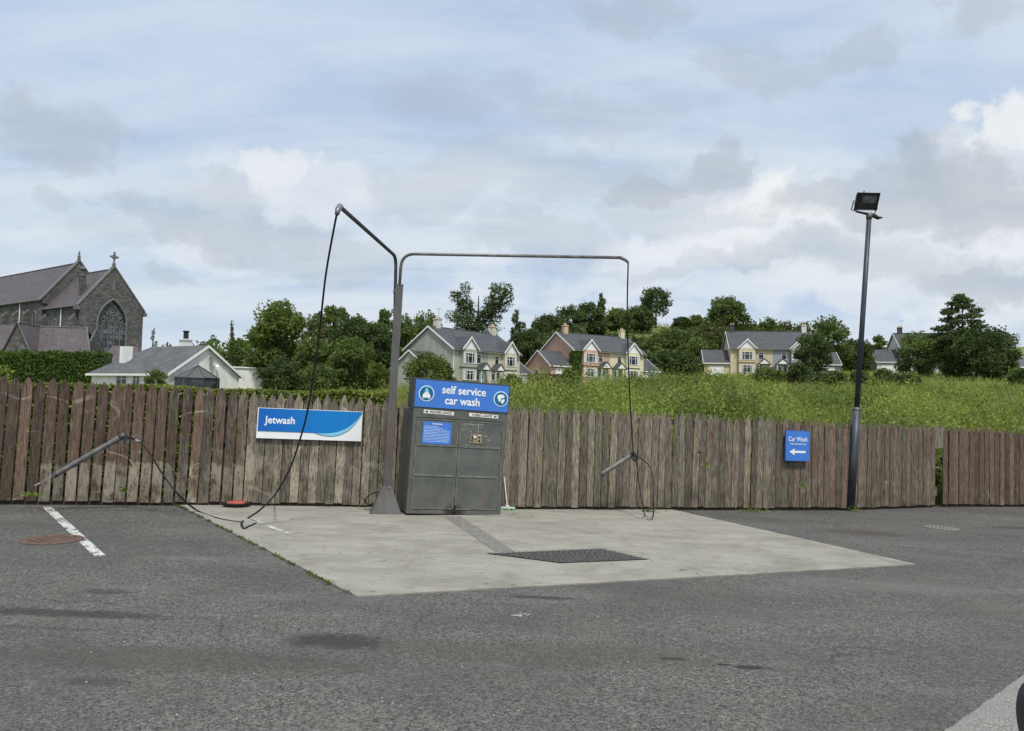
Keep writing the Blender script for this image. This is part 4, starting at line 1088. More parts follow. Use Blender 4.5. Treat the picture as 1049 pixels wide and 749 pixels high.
    for (side, gw, gd, gy, ge, gr, gc, door) in garages:
        x0, x1 = (-gw, -.002) if side < 0 else (W+.002, W+gw)
        m = MB(); m.box(x0, x1, gy, gy+gd, F_, ge); ga = m.build('garage', gc, root)
        xo = x0 if side < 0 else x1
        g = MB(); g.poly([(xo, gy, ge+.001), (xo, gy+gd/2, gr-.1), (xo, gy+gd, ge+.001)][::(1 if side < 0 else -1)], .25, 0, Vector((side, 0, 0))); g.build('gable', gc, ga)
        m = MB(); e0, e1 = (x0-.2, -.003) if side < 0 else (W+.003, x1+.2)
        slab_roof(m, e0, e1, gy-.3, gy+gd/2, ge-.1, gr, .12); slab_roof(m, e0, e1, gy+gd+.3, gy+gd/2, ge-.1, gr, .12); m.build('roof', 'slate_dark', ga)
        m = MB(); verge(m, e0-.05 if side < 0 else e1+.001, gy-.31, gy+gd+.31, gy+gd/2, ge-.13, gr-.02, .18); m.box(e0, e1, gy-.36, gy-.28, ge-.24, ge-.08); m.build('bargeboard', 'joinery_white', ga)
        if door:
            m = MB(); dx0 = x0+.9; m.box(dx0, dx0+2.6, gy-.04, gy-.001, 0, 2.05); m.build('garage_door', 'joinery_white', ga)
            m = MB(); m.box(dx0-.1, dx0+2.7, gy-.05, gy-.041, 2.06, 2.14); m.build('lintel', 'gutter_dark', ga)
        m = MB()
        if side < 0: window(ga, gy+gd*.45, gy+gd*.62, .9, 1.9, x0-.03, axis='x', cols=1)
    return root
def place(px, py_base, Y, phi):
    p = at(px, py_base, Y); return frame(p, Vector((math.cos(R(phi)), math.sin(R(phi)), 0)))
semi('semi_detached_house', 'sage green and cream semi-detached pair with white bay gables behind the sign', place(463, 395, 100, 52), 15, 9.3, 5.25, 8.4,
     ('render_sage', 'render_cream'), [(1.6, 'render_offwhite'), (14.1, 'render_cream')],
     [(-1, 4.4, 6.5, 0.6, 2.4, 4.7, 'render_sage', False), (1, 4.2, 6.5, .6, 2.4, 4.7, 'render_cream', True)])
semi('semi_detached_house', 'salmon pink and pale yellow semi-detached pair with ivy on its corner', place(587.7, 391, 117, 33), 15, 9.3, 5.25, 8.3,
     ('render_pink', 'render_yellow'), [(1.6, 'render_peach'), (14.1, 'render_yellow')],
     [(-1, 4.4, 6.8, 0.3, 2.5, 5.0, 'render_pink', True), (1, 4.2, 6.5, .6, 2.4, 4.7, 'render_yellow', True)])
semi('semi_detached_house', 'buff and grey blue semi-detached pair with a white garage door', place(748, 386, 135, -8), 15, 9.3, 5.35, 8.9,
     ('render_buff', 'render_greyblue'), [(1.0, 'gutter_dark'), (14.1, 'render_offwhite')],
     [(-1, 4.6, 6.5, 0.3, 2.6, 5.2, 'render_buff', True), (1, 4.4, 6.5, .3, 2.6, 5.0, 'render_greyblue', True)])
semi('semi_detached_house', 'white rendered pair mostly hidden behind the right hand trees', place(923, 384, 150, -11), 15, 9.3, 5.6, 9.0,
     ('render_offwhite', 'render_white'), [(1.2, 'gutter_dark'), (13.6, 'gutter_dark')],
     [(-1, 4.6, 6.5, 0.1, 2.7, 5.4, 'render_offwhite', True)])
# ivy on the pink corner
def cloud_box(rng, n, x0, x1, y0, y1, z0, z1): return np.stack([rng.uniform(x0, x1, n), rng.uniform(y0, y1, n), rng.uniform(z0, z1, n)], 1)
IT = place(587.7, 391, 117, 33)
rng = np.random.default_rng(4); Cc = np.concatenate([cloud_box(rng, 1900, -.15, 1.35, -.28, -.03, -.3, 5.1), cloud_box(rng, 500, -.30, -.03, -.2, 1.2, -.3, 4.9)])
root = thing('wall_ivy', 'thick green ivy covering the corner of the pink house', 'ivy', IT); leafmesh('ivy_leaves', Cc, .17, 'leaf_ivy', root, 4)
m = MB(); m.tube([(.4, -.1, -.5), (.5, -.1, 2.5), (.3, -.1, 4.5)], .06, 6); m.build('ivy_stem', 'bark', root)
# dark garden fence between the first two houses
root = thing('garden_fence', 'dark brown board fence beside the pink garage', 'fence', at(541, 386, 110))
a = at(541, 389, 110); b = at(583, 389, 108); m = MB(); T = frame(Vector((a.x, a.y, a.z)), b-a)
m.box(0, (b-a).length, 0, .08, -1.5, .9, T=T); m.build('boards', 'fence_dark', root, world=True)
m = MB(); 
for i in range(5): m.box(i*(b-a).length/4-.06, i*(b-a).length/4+.06, -.06, -.001, -1.5, 1.0, T=T)
m.build('post', 'fence_dark', root, world=True)

# farther roofs: single houses
def bungalow(name, label, T, W, D, EH, RH, wall, roofm, hipleft=0.0, F_=-2, vergeR=True):
    root = thing(name, label, 'house', T)
    m = MB(); m.box(0, W, 0, D, F_, EH); w = m.build('wall', wall, root)
    m = MB(); m.poly([(W, D, EH+.001), (W, D/2, RH-.1), (W, 0, EH+.001)], .25, 0, Vector((1, 0, 0)))
    if not hipleft: m.poly([(0, 0, EH+.001), (0, D/2, RH-.1), (0, D, EH+.001)], .25, 0, Vector((-1, 0, 0)))
    m.build('gable', wall, w)
    m = MB(); e = -.45
    h = hipleft
    for s in (0, 1):
        ye = -.4 if s == 0 else D+.4
        P = [Vector((e, ye, EH-.12)), Vector((W+.3, ye, EH-.12)), Vector((W+.3, D/2, RH)), Vector((e+h, D/2, RH))]
        if (P[1]-P[0]).cross(P[2]-P[0]).z < 0: P.reverse()
        m.poly(P, .13)
    if h:
        P = [Vector((e, -.4, EH-.12)), Vector((e+h, D/2, RH)), Vector((e, D+.4, EH-.12))]
        if (P[1]-P[0]).cross(P[2]-P[0]).z < 0: P.reverse()
        m.poly(P, .13)
    rf = m.build('roof', roofm, root)
    m = MB(); verge(m, W+.301, -.41, D+.41, D/2, EH-.15, RH-.02, .24)
    if not h: verge(m, e-.06, -.41, D+.41, D/2, EH-.15, RH-.02, .24)
    m.box(e, W+.29, -.46, -.401, EH-.32, EH-.1); m.build('bargeboard', 'joinery_white', rf)
    return root, rf, w
# white bungalow: local x runs along the long side to the gable on the right
phiB = -28
BW = 12.9; BD = 9.0; BEH = 2.5; BRH = 5.65
cz = at(173, 383, 75).z - BEH + .1
cb_ = at(173, 386, 75); xd = Vector((math.cos(R(phiB)), math.sin(R(phiB)), 0)); org = Vector((cb_.x, cb_.y, cz)) - xd*BW
BTm = frame(org, xd)
root, rf, w = bungalow('bungalow', 'low white bungalow with grey slate roof and conservatory', BTm, BW, BD, BEH, BRH, 'render_white', 'slate_grey', hipleft=4.2)
m = MB(); m.box(2.5, 3.6, 1.5, 2.3, 2.6, 5.5); ch = m.build('chimney', 'render_white', rf)
m = MB(); m.box(7.2, 8.4, 5.4, 6.2, 4.2, 6.4); m.box(7.1, 8.5, 5.3, 6.3, 6.401, 6.54); ch = m.build('chimney', 'render_white', rf)
m = MB(); m.lathe([(.28, 0), (.28, .8), (.36, .82), (.36, .95)], (7.8, 5.8, 6.54), 10); m.build('chimney_pot', 'black_steel', ch)
for (a, b) in ((4.4, 6.2), (7.2, 8.4), (9.6, 10.8)): window(root, a, b, 1.0, 2.2, -.03, cols=2)
m = MB(); m.box(2.0, 3.0, -.04, -.001, 0, 2.1); m.build('door', 'joinery_white', root)
# satellite dishes on the gable
for (yy, zz, r, mt) in ((4.9, 4.1, .36, 'dish_grey'), (5.6, 3.55, .22, 'joinery_white')):
    m = MB(); Td = Matrix.Translation((BW+.35, yy, zz)) @ Matrix.Rotation(R(65), 4, 'Y'); m.lathe([(.03, -.10), (r*.6, -.06), (r, .02), (r, .03), (r*.6, -.04)], (0, 0, 0), 16, T=Td)
    m.tube([(BW+.002, yy, zz-.1), (BW+.3, yy, zz-.05)], .03, 6); m.build('satellite_dish', mt, root)
# conservatory with faceted roof
m = MB(); cc = Vector((BW+1.7, 2.1, 0)); Rr = 2.2
ring = [Vector((cc.x+Rr*math.cos(a), cc.y+Rr*math.sin(a), 2.05)) for a in [R(22.5+45*i) for i in range(8)]]; apex = Vector((cc.x, cc.y, 3.35))
for i in range(8): m.poly([ring[i], ring[(i+1) % 8], apex], .06)
cn = m.build('conservatory', 'conservatory_roof', root)
m = MB()
for i in range(8): m.tube([ring[i]+Vector((0, 0, .03)), apex+Vector((0, 0, .05))], .04, 5)
for i in range(8):
    a, b = ring[i], ring[(i+1) % 8]; m.tube([a, b], .06, 6); m.tube([a, Vector((a.x, a.y, -1))], .06, 6); q = a.lerp(b, .5); m.tube([q, Vector((q.x, q.y, -1))], .04, 6)
m.tube([apex, apex+Vector((0, 0, .45))], .03, 6); m.build('glazing_bars', 'sign_edge', cn)
m = MB(); inn = [cc+(p-cc)*.97 for p in ring]
for i in range(8):
    a, b = inn[i], inn[(i+1) % 8]; m.poly([Vector((a.x, a.y, -.5)), Vector((b.x, b.y, -.5)), Vector((b.x, b.y, 2.0)), Vector((a.x, a.y, 2.0))], .02)
m.build('glazing', 'window_glass', cn)
# white flat-roofed outbuilding right of it
root = thing('outbuilding', 'long low white flat roofed outbuilding right of the bungalow', 'outbuilding', at(242, 386, 82))
a = at(240, 375.5, 87); b = at(274, 377.0, 89); T = frame(Vector((a.x, a.y, 0)), Vector((b.x-a.x, b.y-a.y, 0))); L = (Vector((b.x, b.y, 0))-Vector((a.x, a.y, 0))).length
m = MB(); m.box(-3, L, 0, 4, .5, a.z-.15, T=T); m.build('wall', 'render_white', root, world=True)
m = MB(); m.box(-3.1, L+.15, -.15, 4.1, a.z-.149, a.z, T=T); m.build('roof_slab', 'joinery_white', root, world=True)
# roof far right behind the tree + mast
Tf = place(1028, 384, 120, 4)
root, rf, w = bungalow('grey_roofed_house', 'grey roofed house at the right edge behind the hedge', Tf, 12, 8, 1.5, 3.7, 'render_offwhite', 'slate_grey')
root = thing('radio_mast', 'thin aerial mast rising above the right hand tree', 'mast', at(1032, 380, 200))
a = at(1031.5, 385, 200); b = at(1032.5, 341, 200); m = MB(); m.tube([a, b], .12, 6); m.tube([at(1029.5, 343, 200), at(1035, 342, 200)], .12, 5); m.build('mast_pole', 'dish_grey', root, world=True)
m = MB(); m.tube([at(1030.5, 349, 200), at(1030.5, 341, 200)], .18, 6); m.tube([at(1034, 347, 200), at(1034, 341.5, 200)], .15, 6); m.build('antenna', 'dish_grey', root, world=True)

# ------------------------------------------------------------------ church
def church():
    c0 = at(78, 396, 125); ga = Vector((math.cos(R(55)), math.sin(R(55)), 0))
    T = frame(c0, ga)      # x along the east gable, y back-left along the nave
    root = thing('stone_church', 'large grey stone church with purple slate roofs and a traceried window', 'church', T)
    W = 11.0; EZ = 14.2; RZ = 21.2; L1 = 13.5; F_ = -3
    m = MB(); m.box(0, W, .8, L1+2, F_, EZ); m.build('chancel_wall', 'church_stone', root)
    # east gable with the great window opening
    cx = W/2; wh = 2.55; wb = 6.5; sp = 11.2
    def arch(hw, base, spring, n=10):
        pts = [(cx-hw, base), (cx-hw, spring)]
        rr = hw*2.0
        for i in range(1, n+1):
            a = math.acos(1-0)  # unused
        pts = [(cx+hw, base), (cx+hw, spring)]
        tm = math.acos((rr-hw)/rr)
        for i in range(1, n+1):
            t = tm*i/n; pts.append((cx+hw-rr+rr*math.cos(t), spring+rr*math.sin(t)))
        for i in range(n-1, -1, -1):
            t = tm*i/n; pts.append((cx-hw+rr-rr*math.cos(t), spring+rr*math.sin(t)))
        pts.append((cx-hw, base)); return pts
    ar = arch(wh, wb, sp); m = MB()
    outer = [(0, F_), (W, F_), (W, EZ), (cx, RZ), (0, EZ)]
    def stitch(y, flip):
        pass
    # left, right and below/above pieces as strips between arch and outline
    def outz(x): return EZ+(RZ-EZ)*(1-abs(x-cx)/cx)
    def strip(pts_in):
        vs = []
        for (x, z) in pts_in: vs.append(x)
    for y, th in ((0, .8),):
        m.box(0, cx-wh, y, y+th-.001, F_, EZ); m.box(cx+wh, W, y, y+th-.001, F_, EZ); m.box(cx-wh, cx+wh, y, y+th-.001, F_, wb)
        m.poly([(0, y, EZ+.0), (cx-wh, y, EZ+.0), (cx-wh, y, outz(cx-wh))], th, 0, Vector((0, -1, 0)))
        m.poly([(cx+wh, y, EZ), (W, y, EZ), (cx+wh, y, outz(cx+wh))], th, 0, Vector((0, -1, 0)))
        up_ = [p for p in ar[1:-1]]
        for (xa, za), (xb, zb) in zip(up_, up_[1:]):
            m.poly([(xa, y, za), (xa, y, outz(xa)), (xb, y, outz(xb)), (xb, y, zb)], th, 0, Vector((0, -1, 0)))
    m.build('east_gable', 'church_stone', root)
    # hood and surround
    win = MB(); win.poly([(x, .45, z) for x, z in ar], .05, 0, Vector((0, -1, 0))); gl = win.build('east_window', 'leaded_glass', root)
    m = MB(); a2 = ar
    m.tube([(x, -.02, z) for x, z in ar], .20, 6); m.box(cx-wh-.5, cx+wh+.5, -.25, -.001, wb-.5, wb-.1); m.build('surround', 'dressed_stone', gl)
    m = MB(); n = 5; w1 = 2*wh/n
    for i in range(1, n): m.tube([(cx-wh+w1*i, .3, wb), (cx-wh+w1*i, .3, sp-.1)], .10, 5)
    for i in range(n):
        xc = cx-wh+w1*(i+.5)
        m.tube([(xc-w1/2, .3, sp-.4), (xc-w1*.3, .3, sp+.1), (xc, .3, sp+.42), (xc+w1*.3, .3, sp+.1), (xc+w1/2, .3, sp-.4)], .08, 5)
    def circ(x, z, r, rad=.09, k=14): m.tube([(x+r*math.cos(2*math.pi*i/k), .3, z+r*math.sin(2*math.pi*i/k)) for i in range(k+1)], rad, 5)
    for i in range(n-1): circ(cx-wh+w1*(i+1), sp+.75, .36)
    circ(cx, sp+2.35, .95, .10, 18); circ(cx, sp+2.35, .42, .07, 12)
    for k in range(6): a = math.pi/3*k; circ(cx+.68*math.cos(a), sp+2.35+.68*math.sin(a), .24, .05, 8)
    circ(cx-1.35, sp+1.6, .48); circ(cx+1.35, sp+1.6, .48); circ(cx-.45, sp+3.4, .2, .06); circ(cx+.45, sp+3.4, .2, .06)
    m.build('tracery', 'dressed_stone', gl)
    m = MB()
    for zz in (wb+1, wb+2, wb+3, wb+4): m.box(cx-wh, cx+wh, .36, .40, zz, zz+.05)
    m.build('saddle_bars', 'gutter_dark', gl)
    m = MB(); m.box(cx-.22, cx+.22, -.03, -.001, RZ-4.0, RZ-2.1); m.build('niche', 'dressed_stone', root)
    # coping, kneelers, cross
    m = MB()
    for s in (-1, 1):
        e = (0-.35) if s < 0 else (W+.35)
        a = Vector((e, -.1, EZ-.35)); b = Vector((cx, -.1, RZ+.15))
        m.poly([a+Vector((0, 0, .28)), a, b, b+Vector((0, 0, .38))], 1.1, 0, Vector((0, -1, 0)))
        m.box(e-.3, e+.3, -.15, .95, EZ-1.0, EZ-.36)
    m.build('coping', 'dressed_stone', root)
    m = MB(); m.box(cx-.22, cx+.22, .1, .54, RZ+.3, RZ+.9); m.box(cx-.11, cx+.11, .2, .42, RZ+.9, RZ+2.75); m.box(cx-.6, cx+.6, .2, .42, RZ+1.95, RZ+2.15); 
    m.tube([(cx+.38*math.cos(2*math.pi*i/16), .31, RZ+2.05+.38*math.sin(2*math.pi*i/16)) for i in range(17)], .09, 5)
    for (dx, dz) in ((.6, 0), (-.6, 0), (0, .75)): m.box(cx+dx-.12, cx+dx+.12, .18, .44, RZ+2.05+dz-.16, RZ+2.05+dz+.16)
    m.build('cross', 'dressed_stone', root)
    # chancel roof
    def roof(name, x0, x1, y0, y1, ez, rz, ov=.35):
        m = MB(); xm = (x0+x1)/2
        for s in (0, 1):
            xe = x0-ov if s == 0 else x1+ov
            P = [Vector((xe, y0, ez-.3)), Vector((xe, y1, ez-.3)), Vector((xm, y1, rz)), Vector((xm, y0, rz))]
            if (P[1]-P[0]).cross(P[2]-P[0]).z < 0: P.reverse()
            m.poly(P, .18)
        o = m.build(name, 'slate_purple', root)
        m = MB(); m.box(xm-.12, xm+.12, y0, y1, rz-.02, rz+.12); m.build('ridge_tiles', 'slate_purple', o)
        m = MB(); m.tube([(x0-ov-.08, y0, ez-.32), (x0-ov-.08, y1, ez-.32)], .12, 6); m.build('gutter', 'dressed_stone', o)
        return o
    roof('roof', 0, W, 1.02, L1, EZ, RZ-.1)
    # nave: wider and higher
    nx0, nx1, ne, nr, L2 = -.5, W+.5, 15.9, 23.4, 62
    m = MB(); m.box(nx0, nx1, L1, L2, F_, ne); m.build('nave_wall', 'church_stone', root)
    m = MB(); m.poly([(nx0, L1-.3, ne-.9), (nx1, L1-.3, ne-.9), (nx1, L1-.3, ne), (cx, L1-.3, nr+.1), (nx0, L1-.3, ne)], .9, 0, Vector((0, -1, 0))); m.build('nave_gable', 'church_stone', root)
    m = MB()
    for s in (-1, 1):
        e = nx0-.4 if s < 0 else nx1+.4
        a = Vector((e, L1-.42, ne-.4)); b = Vector((cx, L1-.42, nr+.25)); m.poly([a+Vector((0, 0, .3)), a, b, b+Vector((0, 0, .4))], 1.1, 0, Vector((0, -1, 0)))
    m.box(cx-.2, cx+.2, L1-.2, L1+.2, nr+.6, nr+1.3); m.lathe([(.25, 0), (.12, .3), (.2, .5), (.03, 1.0)], (cx, L1, nr+1.3), 8)
    m.build('coping', 'dressed_stone', root)
    roof('roof', nx0, nx1, L1+.65, L2, ne, nr)
    # chancel chimney turret rising by the roof slope
    m = MB(); m.box(1.3, 2.2, 3.0, 3.9, EZ, EZ+5.2); m.lathe([(.6, 0), (.6, .3), (.4, .5), (.4, 1.2), (.55, 1.35), (.1, 2.0)], (1.75, 3.45, EZ+5.2), 8); m.build('turret', 'church_stone', root)
    # buttresses and lancets along the south side (x = 0 face)
    def lancet(y, z0, z1, hw, x):
        m = MB(); P = [(x-.03, y-hw, z0), (x-.03, y-hw, z1-hw*1.2), (x-.03, y, z1), (x-.03, y+hw, z1-hw*1.2), (x-.03, y+hw, z0)]
        m.poly(P, .02, 0, Vector((-1, 0, 0))); l = m.build('lancet_window', 'window_glass', root)
        m = MB(); m.tube([(x-.05, q[1], q[2]) for q in P]+[(x-.05, P[0][1], P[0][2])], .12, 5); m.build('surround', 'dressed_stone', l)
    def buttress(y, x, top):
        m = MB(); m.box(x-1.0, x-.001, y-.45, y+.45, F_, top-2.5); m.poly([(x-1.0, y-.45, top-2.5), (x-.001, y-.45, top-2.5), (x-.001, y-.45, top-1.2)], .9, 0, Vector((0, -1, 0)))
        m.build('buttress', 'church_stone', root)
    def pipe(y, x, top):
        m = MB(); m.tube([(x-.15, y, 0), (x-.15, y, top-.4)], .10, 6); m.build('downpipe', 'joinery_white', root)
    for y in (4.2, 8.8): lancet(y, 9.4, 12.0, .38, 0)
    pipe(6.6, 0, EZ); buttress(1.2, 0, EZ); buttress(12.4, 0, EZ+.3)
    y = L1+2.6; k = 0
    while y < 52:
        lancet(y, 10.6, 13.8, .5, nx0); buttress(y+2.4, nx0, ne-.3); 
        if k % 2: pipe(y+1.3, nx0, ne)
        y += 4.8; k += 1
    # moulded string course
    m = MB(); m.box(-.08, -.001, .0, L1-.5, 8.6, 8.85); m.box(nx0-.08, nx0-.001, L1+.1, L2, 9.8, 10.05); m.build('string_course', 'dressed_stone', root)
    return T
CT = church()
# attached low vestry roofs in front
def vestry():
    p = at(94, 392, 110); T = frame(at(20, 392, 112)+Vector((0, 0, 0)), Vector((1, .05, 0)))
    root = thing('vestry_building', 'low stone vestry with purple slate roof in front of the church', 'vestry', T)
    L = 9.8; zt = at(60, 362, 112).z - T.translation.z; rz = at(60, 335, 115).z - T.translation.z
    m = MB(); m.box(-2, L-.4, 0, 7, -3, zt); m.poly([(L-.4, 7, zt), (L-.4, 3.5, rz-.1), (L-.4, 0, zt)], .3, 0, Vector((1, 0, 0))); m.build('wall', 'church_stone', root)
    m = MB()
    for ye in (-.3, 7.3):
        P = [Vector((-2, ye, zt-.2)), Vector((L+(.6 if ye < 0 else 0), ye, zt-.2)), Vector((L-2.0, 3.5, rz)), Vector((-2, 3.5, rz))]
        if (P[1]-P[0]).cross(P[2]-P[0]).z < 0: P.reverse()
        m.poly(P, .15)
    rf = m.build('roof', 'slate_purple', root)
    m = MB(); m.tube([(L+.6, -.33, zt-.12), (L-2.0, 3.5, rz+.08)], .14, 5); m.tube([(-2, 3.5, rz+.06), (L-2.0, 3.5, rz+.06)], .10, 5); m.build('coping', 'dressed_stone', rf)
    # cross gable
    g0 = at(1, 362, 110).x-T.translation.x; g1 = at(31, 362, 110).x-T.translation.x; gm = (g0+g1)/2; gt = at(15.6, 330, 110).z-T.translation.z
    m = MB(); m.box(g0+.15, g1-.15, -2.0, 3, -3, zt-.2); m.poly([(g0+.15, -2, zt-.2), (g1-.15, -2, zt-.2), (gm, -2, gt-.1)], .3, 0, Vector((0, -1, 0))); cg = m.build('cross_gable', 'church_stone', root)
    m = MB()
    for s, xe in ((-1, g0), (1, g1)):
        P = [Vector((xe, -2.15, zt-.35)), Vector((gm, -2.15, gt)), Vector((gm, 4, gt)), Vector((xe, 4, zt-.35))]
        if (P[1]-P[0]).cross(P[2]-P[0]).z < 0: P.reverse()
        m.poly(P, .15)
    m.build('gable_roof', 'slate_purple', cg)
    m = MB(); m.tube([(g0, -2.2, zt-.3), (gm, -2.2, gt+.05), (g1, -2.2, zt-.3)], .13, 5); m.build('coping', 'dressed_stone', cg)
    for dx, hh in ((-.9, 1.0), (0, 2.0), (.9, 1.0)):
        m = MB(); P = [(gm+dx-.22, -2.03, zt-1.4), (gm+dx-.22, -2.03, zt-.5+hh*.6), (gm+dx, -2.03, zt-.1+hh*.6), (gm+dx+.22, -2.03, zt-.5+hh*.6), (gm+dx+.22, -2.03, zt-1.4)]
        m.poly(P, .02, 0, Vector((0, -1, 0))); l = m.build('lancet_window', 'window_glass', cg); m = MB(); m.tube([(a, -2.06, c) for a, b, c in P], .08, 5); m.build('surround', 'dressed_stone', l)
    # roof running left of the gable
    m = MB(); P = [Vector((g0-8, -2.3, zt-.3)), Vector((g0+.3, -2.3, zt-.3)), Vector((gm-.2, 1.2, gt-.2)), Vector((g0-8, 1.2, gt-.2))]; m.poly(P, .15); P2 = [Vector((g0-8, 4.4, zt-.3)), Vector((g0-8, 1.2, gt-.2)), Vector((gm-.2, 1.2, gt-.2)), Vector((g0+.3, 4.4, zt-.3))]; m.poly(P2, .15, 0, Vector((0, .6, .8))); m.build('wing_roof', 'slate_purple', root)
    m = MB(); m.box(g0-8, g0+.149, -2.0, 4, -3, zt-.35); m.build('wing_wall', 'church_stone', root)
    # small porch roof lower right
    m = MB(); q0 = at(95, 372, 108).x-T.translation.x; qz = at(110, 352, 110).z-T.translation.z; qe = at(110, 372, 108).z-T.translation.z
    P = [Vector((q0-1, -1.0, qe)), Vector((q0+5.2, -1.0, qe)), Vector((q0+2.8, 2.5, qz)), Vector((q0-1, 2.5, qz))]; m.poly(P, .15)
    P = [Vector((q0+5.2, -1.0, qe)), Vector((q0+5.2, 6, qe)), Vector((q0+2.8, 2.5, qz))]; m.poly(P, .15); pr = m.build('porch_roof', 'slate_purple', root)
    m = MB(); m.box(q0-1, q0+4.8, -.8, 5.5, -3, qe-.15); m.build('porch_wall', 'church_stone', root)
vestry()

# ------------------------------------------------------------------ trees, hedges, bushes
def tree(name, label, cat, px, ytop, ybase, wpx, Y, mat, seed, shape='round', n=3200, leaf=.30, trunk=True, group=None, dens=1.0, mats2=None, zb=None):
    rng = np.random.default_rng(seed); rg = random.Random(seed)
    top = at(px, ytop, Y); base = at(px, ybase, Y); gz = terr(top.x, Y)
    if zb is None: zb = gz
    H = top.z - zb; Wd = wpx/F*Y; bx = top.x; crown0 = (base.z - zb)/H if shape != 'bush' else 0
    crown0 = max(0.0, min(.6, crown0))
    root = thing(name, label, cat, Vector((bx, Y, zb)), group)
    lobes = []
    def L(x, y, z, r, rz=None): lobes.append((x, y, z, r, rz or r))
    R_ = Wd/2
    if shape in ('round', 'bush'):
        z0 = H*crown0; ch = H-z0; nl = 26 if shape == 'round' else 18
        L(0, 0, z0+ch*.5, R_*.66, ch*.42)
        for i in range(nl):
            a = 2*math.pi*i/nl*2.4+rg.random(); t = (i+.5)/nl; zz = z0+ch*(.12+.72*t)
            prof = math.sqrt(max(.05, 1-((zz-z0)/ch-.42)**2/.40)); rr = R_*prof*rg.uniform(.50, .72)
            q_ = rg.uniform(.18, .36); L(rr*math.cos(a)*1.08, rr*math.sin(a)*1.08, zz, R_*q_, min(ch*.2, R_*q_*.9)*rg.uniform(.8, 1.2))
        L(0, 0, z0+ch*.84, R_*.38, ch*.16)
    elif shape == 'layered':     # open, horizontal tiers
        nl = 34
        for i in range(nl):
            t = i/(nl-1); zz = H*(.20+.77*t); rr = R_*(1.02-t**2.6*.9)*rg.uniform(.35, .95); a = i*2.4
            L(rr*math.cos(a), rr*math.sin(a)*.8, zz, R_*(.32-.14*t)*rg.uniform(.8, 1.2), H*.026)
        L(0, 0, H*.97, R_*.14, H*.04); L(0, 0, H*.35, R_*.6, H*.2)
    elif shape == 'two':         # ivy-clad trunk with a spire and one leaning head
        for i in range(16): L(-R_*.38+rg.uniform(-.30, .30)*R_*(1-.03*i), rg.uniform(-.3, .3)*R_, H*(.10+.048*i), R_*(.50-.018*i), H*.07)
        L(-R_*.35, 0, H*.93, R_*.17, H*.06); L(-R_*.62, 0, H*.86, R_*.15, H*.04)
        for i in range(5): L(R_*(.05+.12*i), 0, H*(.52+.07*i), R_*.2, H*.05)
        for (x, z, r) in ((.18, .62, .3), (.3, .68, .25), (.45, .73, .22), (.5, .62, .2), (.62, .88, .26), (.78, .82, .22), (.50, .93, .2), (.82, .93, .16), (.35, .80, .18), (.68, .74, .18), (.3, .5, .35), (.1, .35, .5), (.4, .25, .5)): L(R_*x, rg.uniform(-.1, .1), H*z, R_*r, H*.065)
    elif shape == 'spire':
        for i in range(10): t = i/9; L(rg.uniform(-.25, .25)*R_, rg.uniform(-.2, .2)*R_, H*(.15+.82*t), R_*(.85-.7*t), H*.07)
    elif shape == 'airy':
        for i in range(30):
            a = i*2.4; t = (i+.5)/30; rr = R_*rg.uniform(.15, .82)*math.sqrt(max(.1, 1-(t-.4)**2*2.2)); L(rr*math.cos(a), rr*math.sin(a), H*(.36+.58*t), R_*rg.uniform(.15, .28), H*.05)
        L(0, 0, H*.93, R_*.3, H*.06)
    elif shape == 'bare':
        for i in range(6): L(rg.uniform(-.4, .4)*R_, 0, H*(.4+.1*i), R_*.25, H*.05)
    vol = np.array([l[3]**2*l[4] for l in lobes])**.62; cnt = (vol/vol.sum()*n*dens*1.9).astype(int)+8; leaf *= .74
    Cs = []
    for l, k in zip(lobes, cnt):
        d = rng.normal(size=(k, 3)); d /= np.linalg.norm(d, axis=1)[:, None]
        r = (.62+.5*rng.random(k))[:, None]*(1+.18*np.sin(d[:, :1]*7+l[0]*3)+.15*np.cos(d[:, 2:3]*9+l[1]*5))
        P = d*r*np.array([l[3], l[3], l[4]])+np.array(l[:3])
        P += rng.normal(size=P.shape)*leaf*.35; Cs.append(P)
    C = np.concatenate(Cs); C = C[C[:, 2] > .05]
    leafmesh('crown', C, leaf, mat, root, seed)
    if trunk:
        tr = max(.12, H*.022); m = MB(); bend = rg.uniform(-.03, .03)*H
        m.tube([(0, 0, -1), (bend*.3, 0, H*.25), (bend, 0, H*.55), (bend*.8, 0, H*.85)], [tr*1.3, tr, tr*.7, tr*.2], 7)
        ks = list(range(len(lobes))); rg.shuffle(ks)
        for q in ks[:9]:
            l = lobes[q]
            if l[2] < H*.25: continue
            z1 = max(H*.18, l[2]-l[4]-abs(l[0])*.6-H*.08); m.tube([(bend*z1/H, 0, z1), (l[0]*.5, l[1]*.5, (z1+l[2])/2), (l[0], l[1], l[2]+l[4]*.3)], [tr*.5, tr*.32, tr*.12], 5)
        m.build('trunk', 'bark', root)
    return root
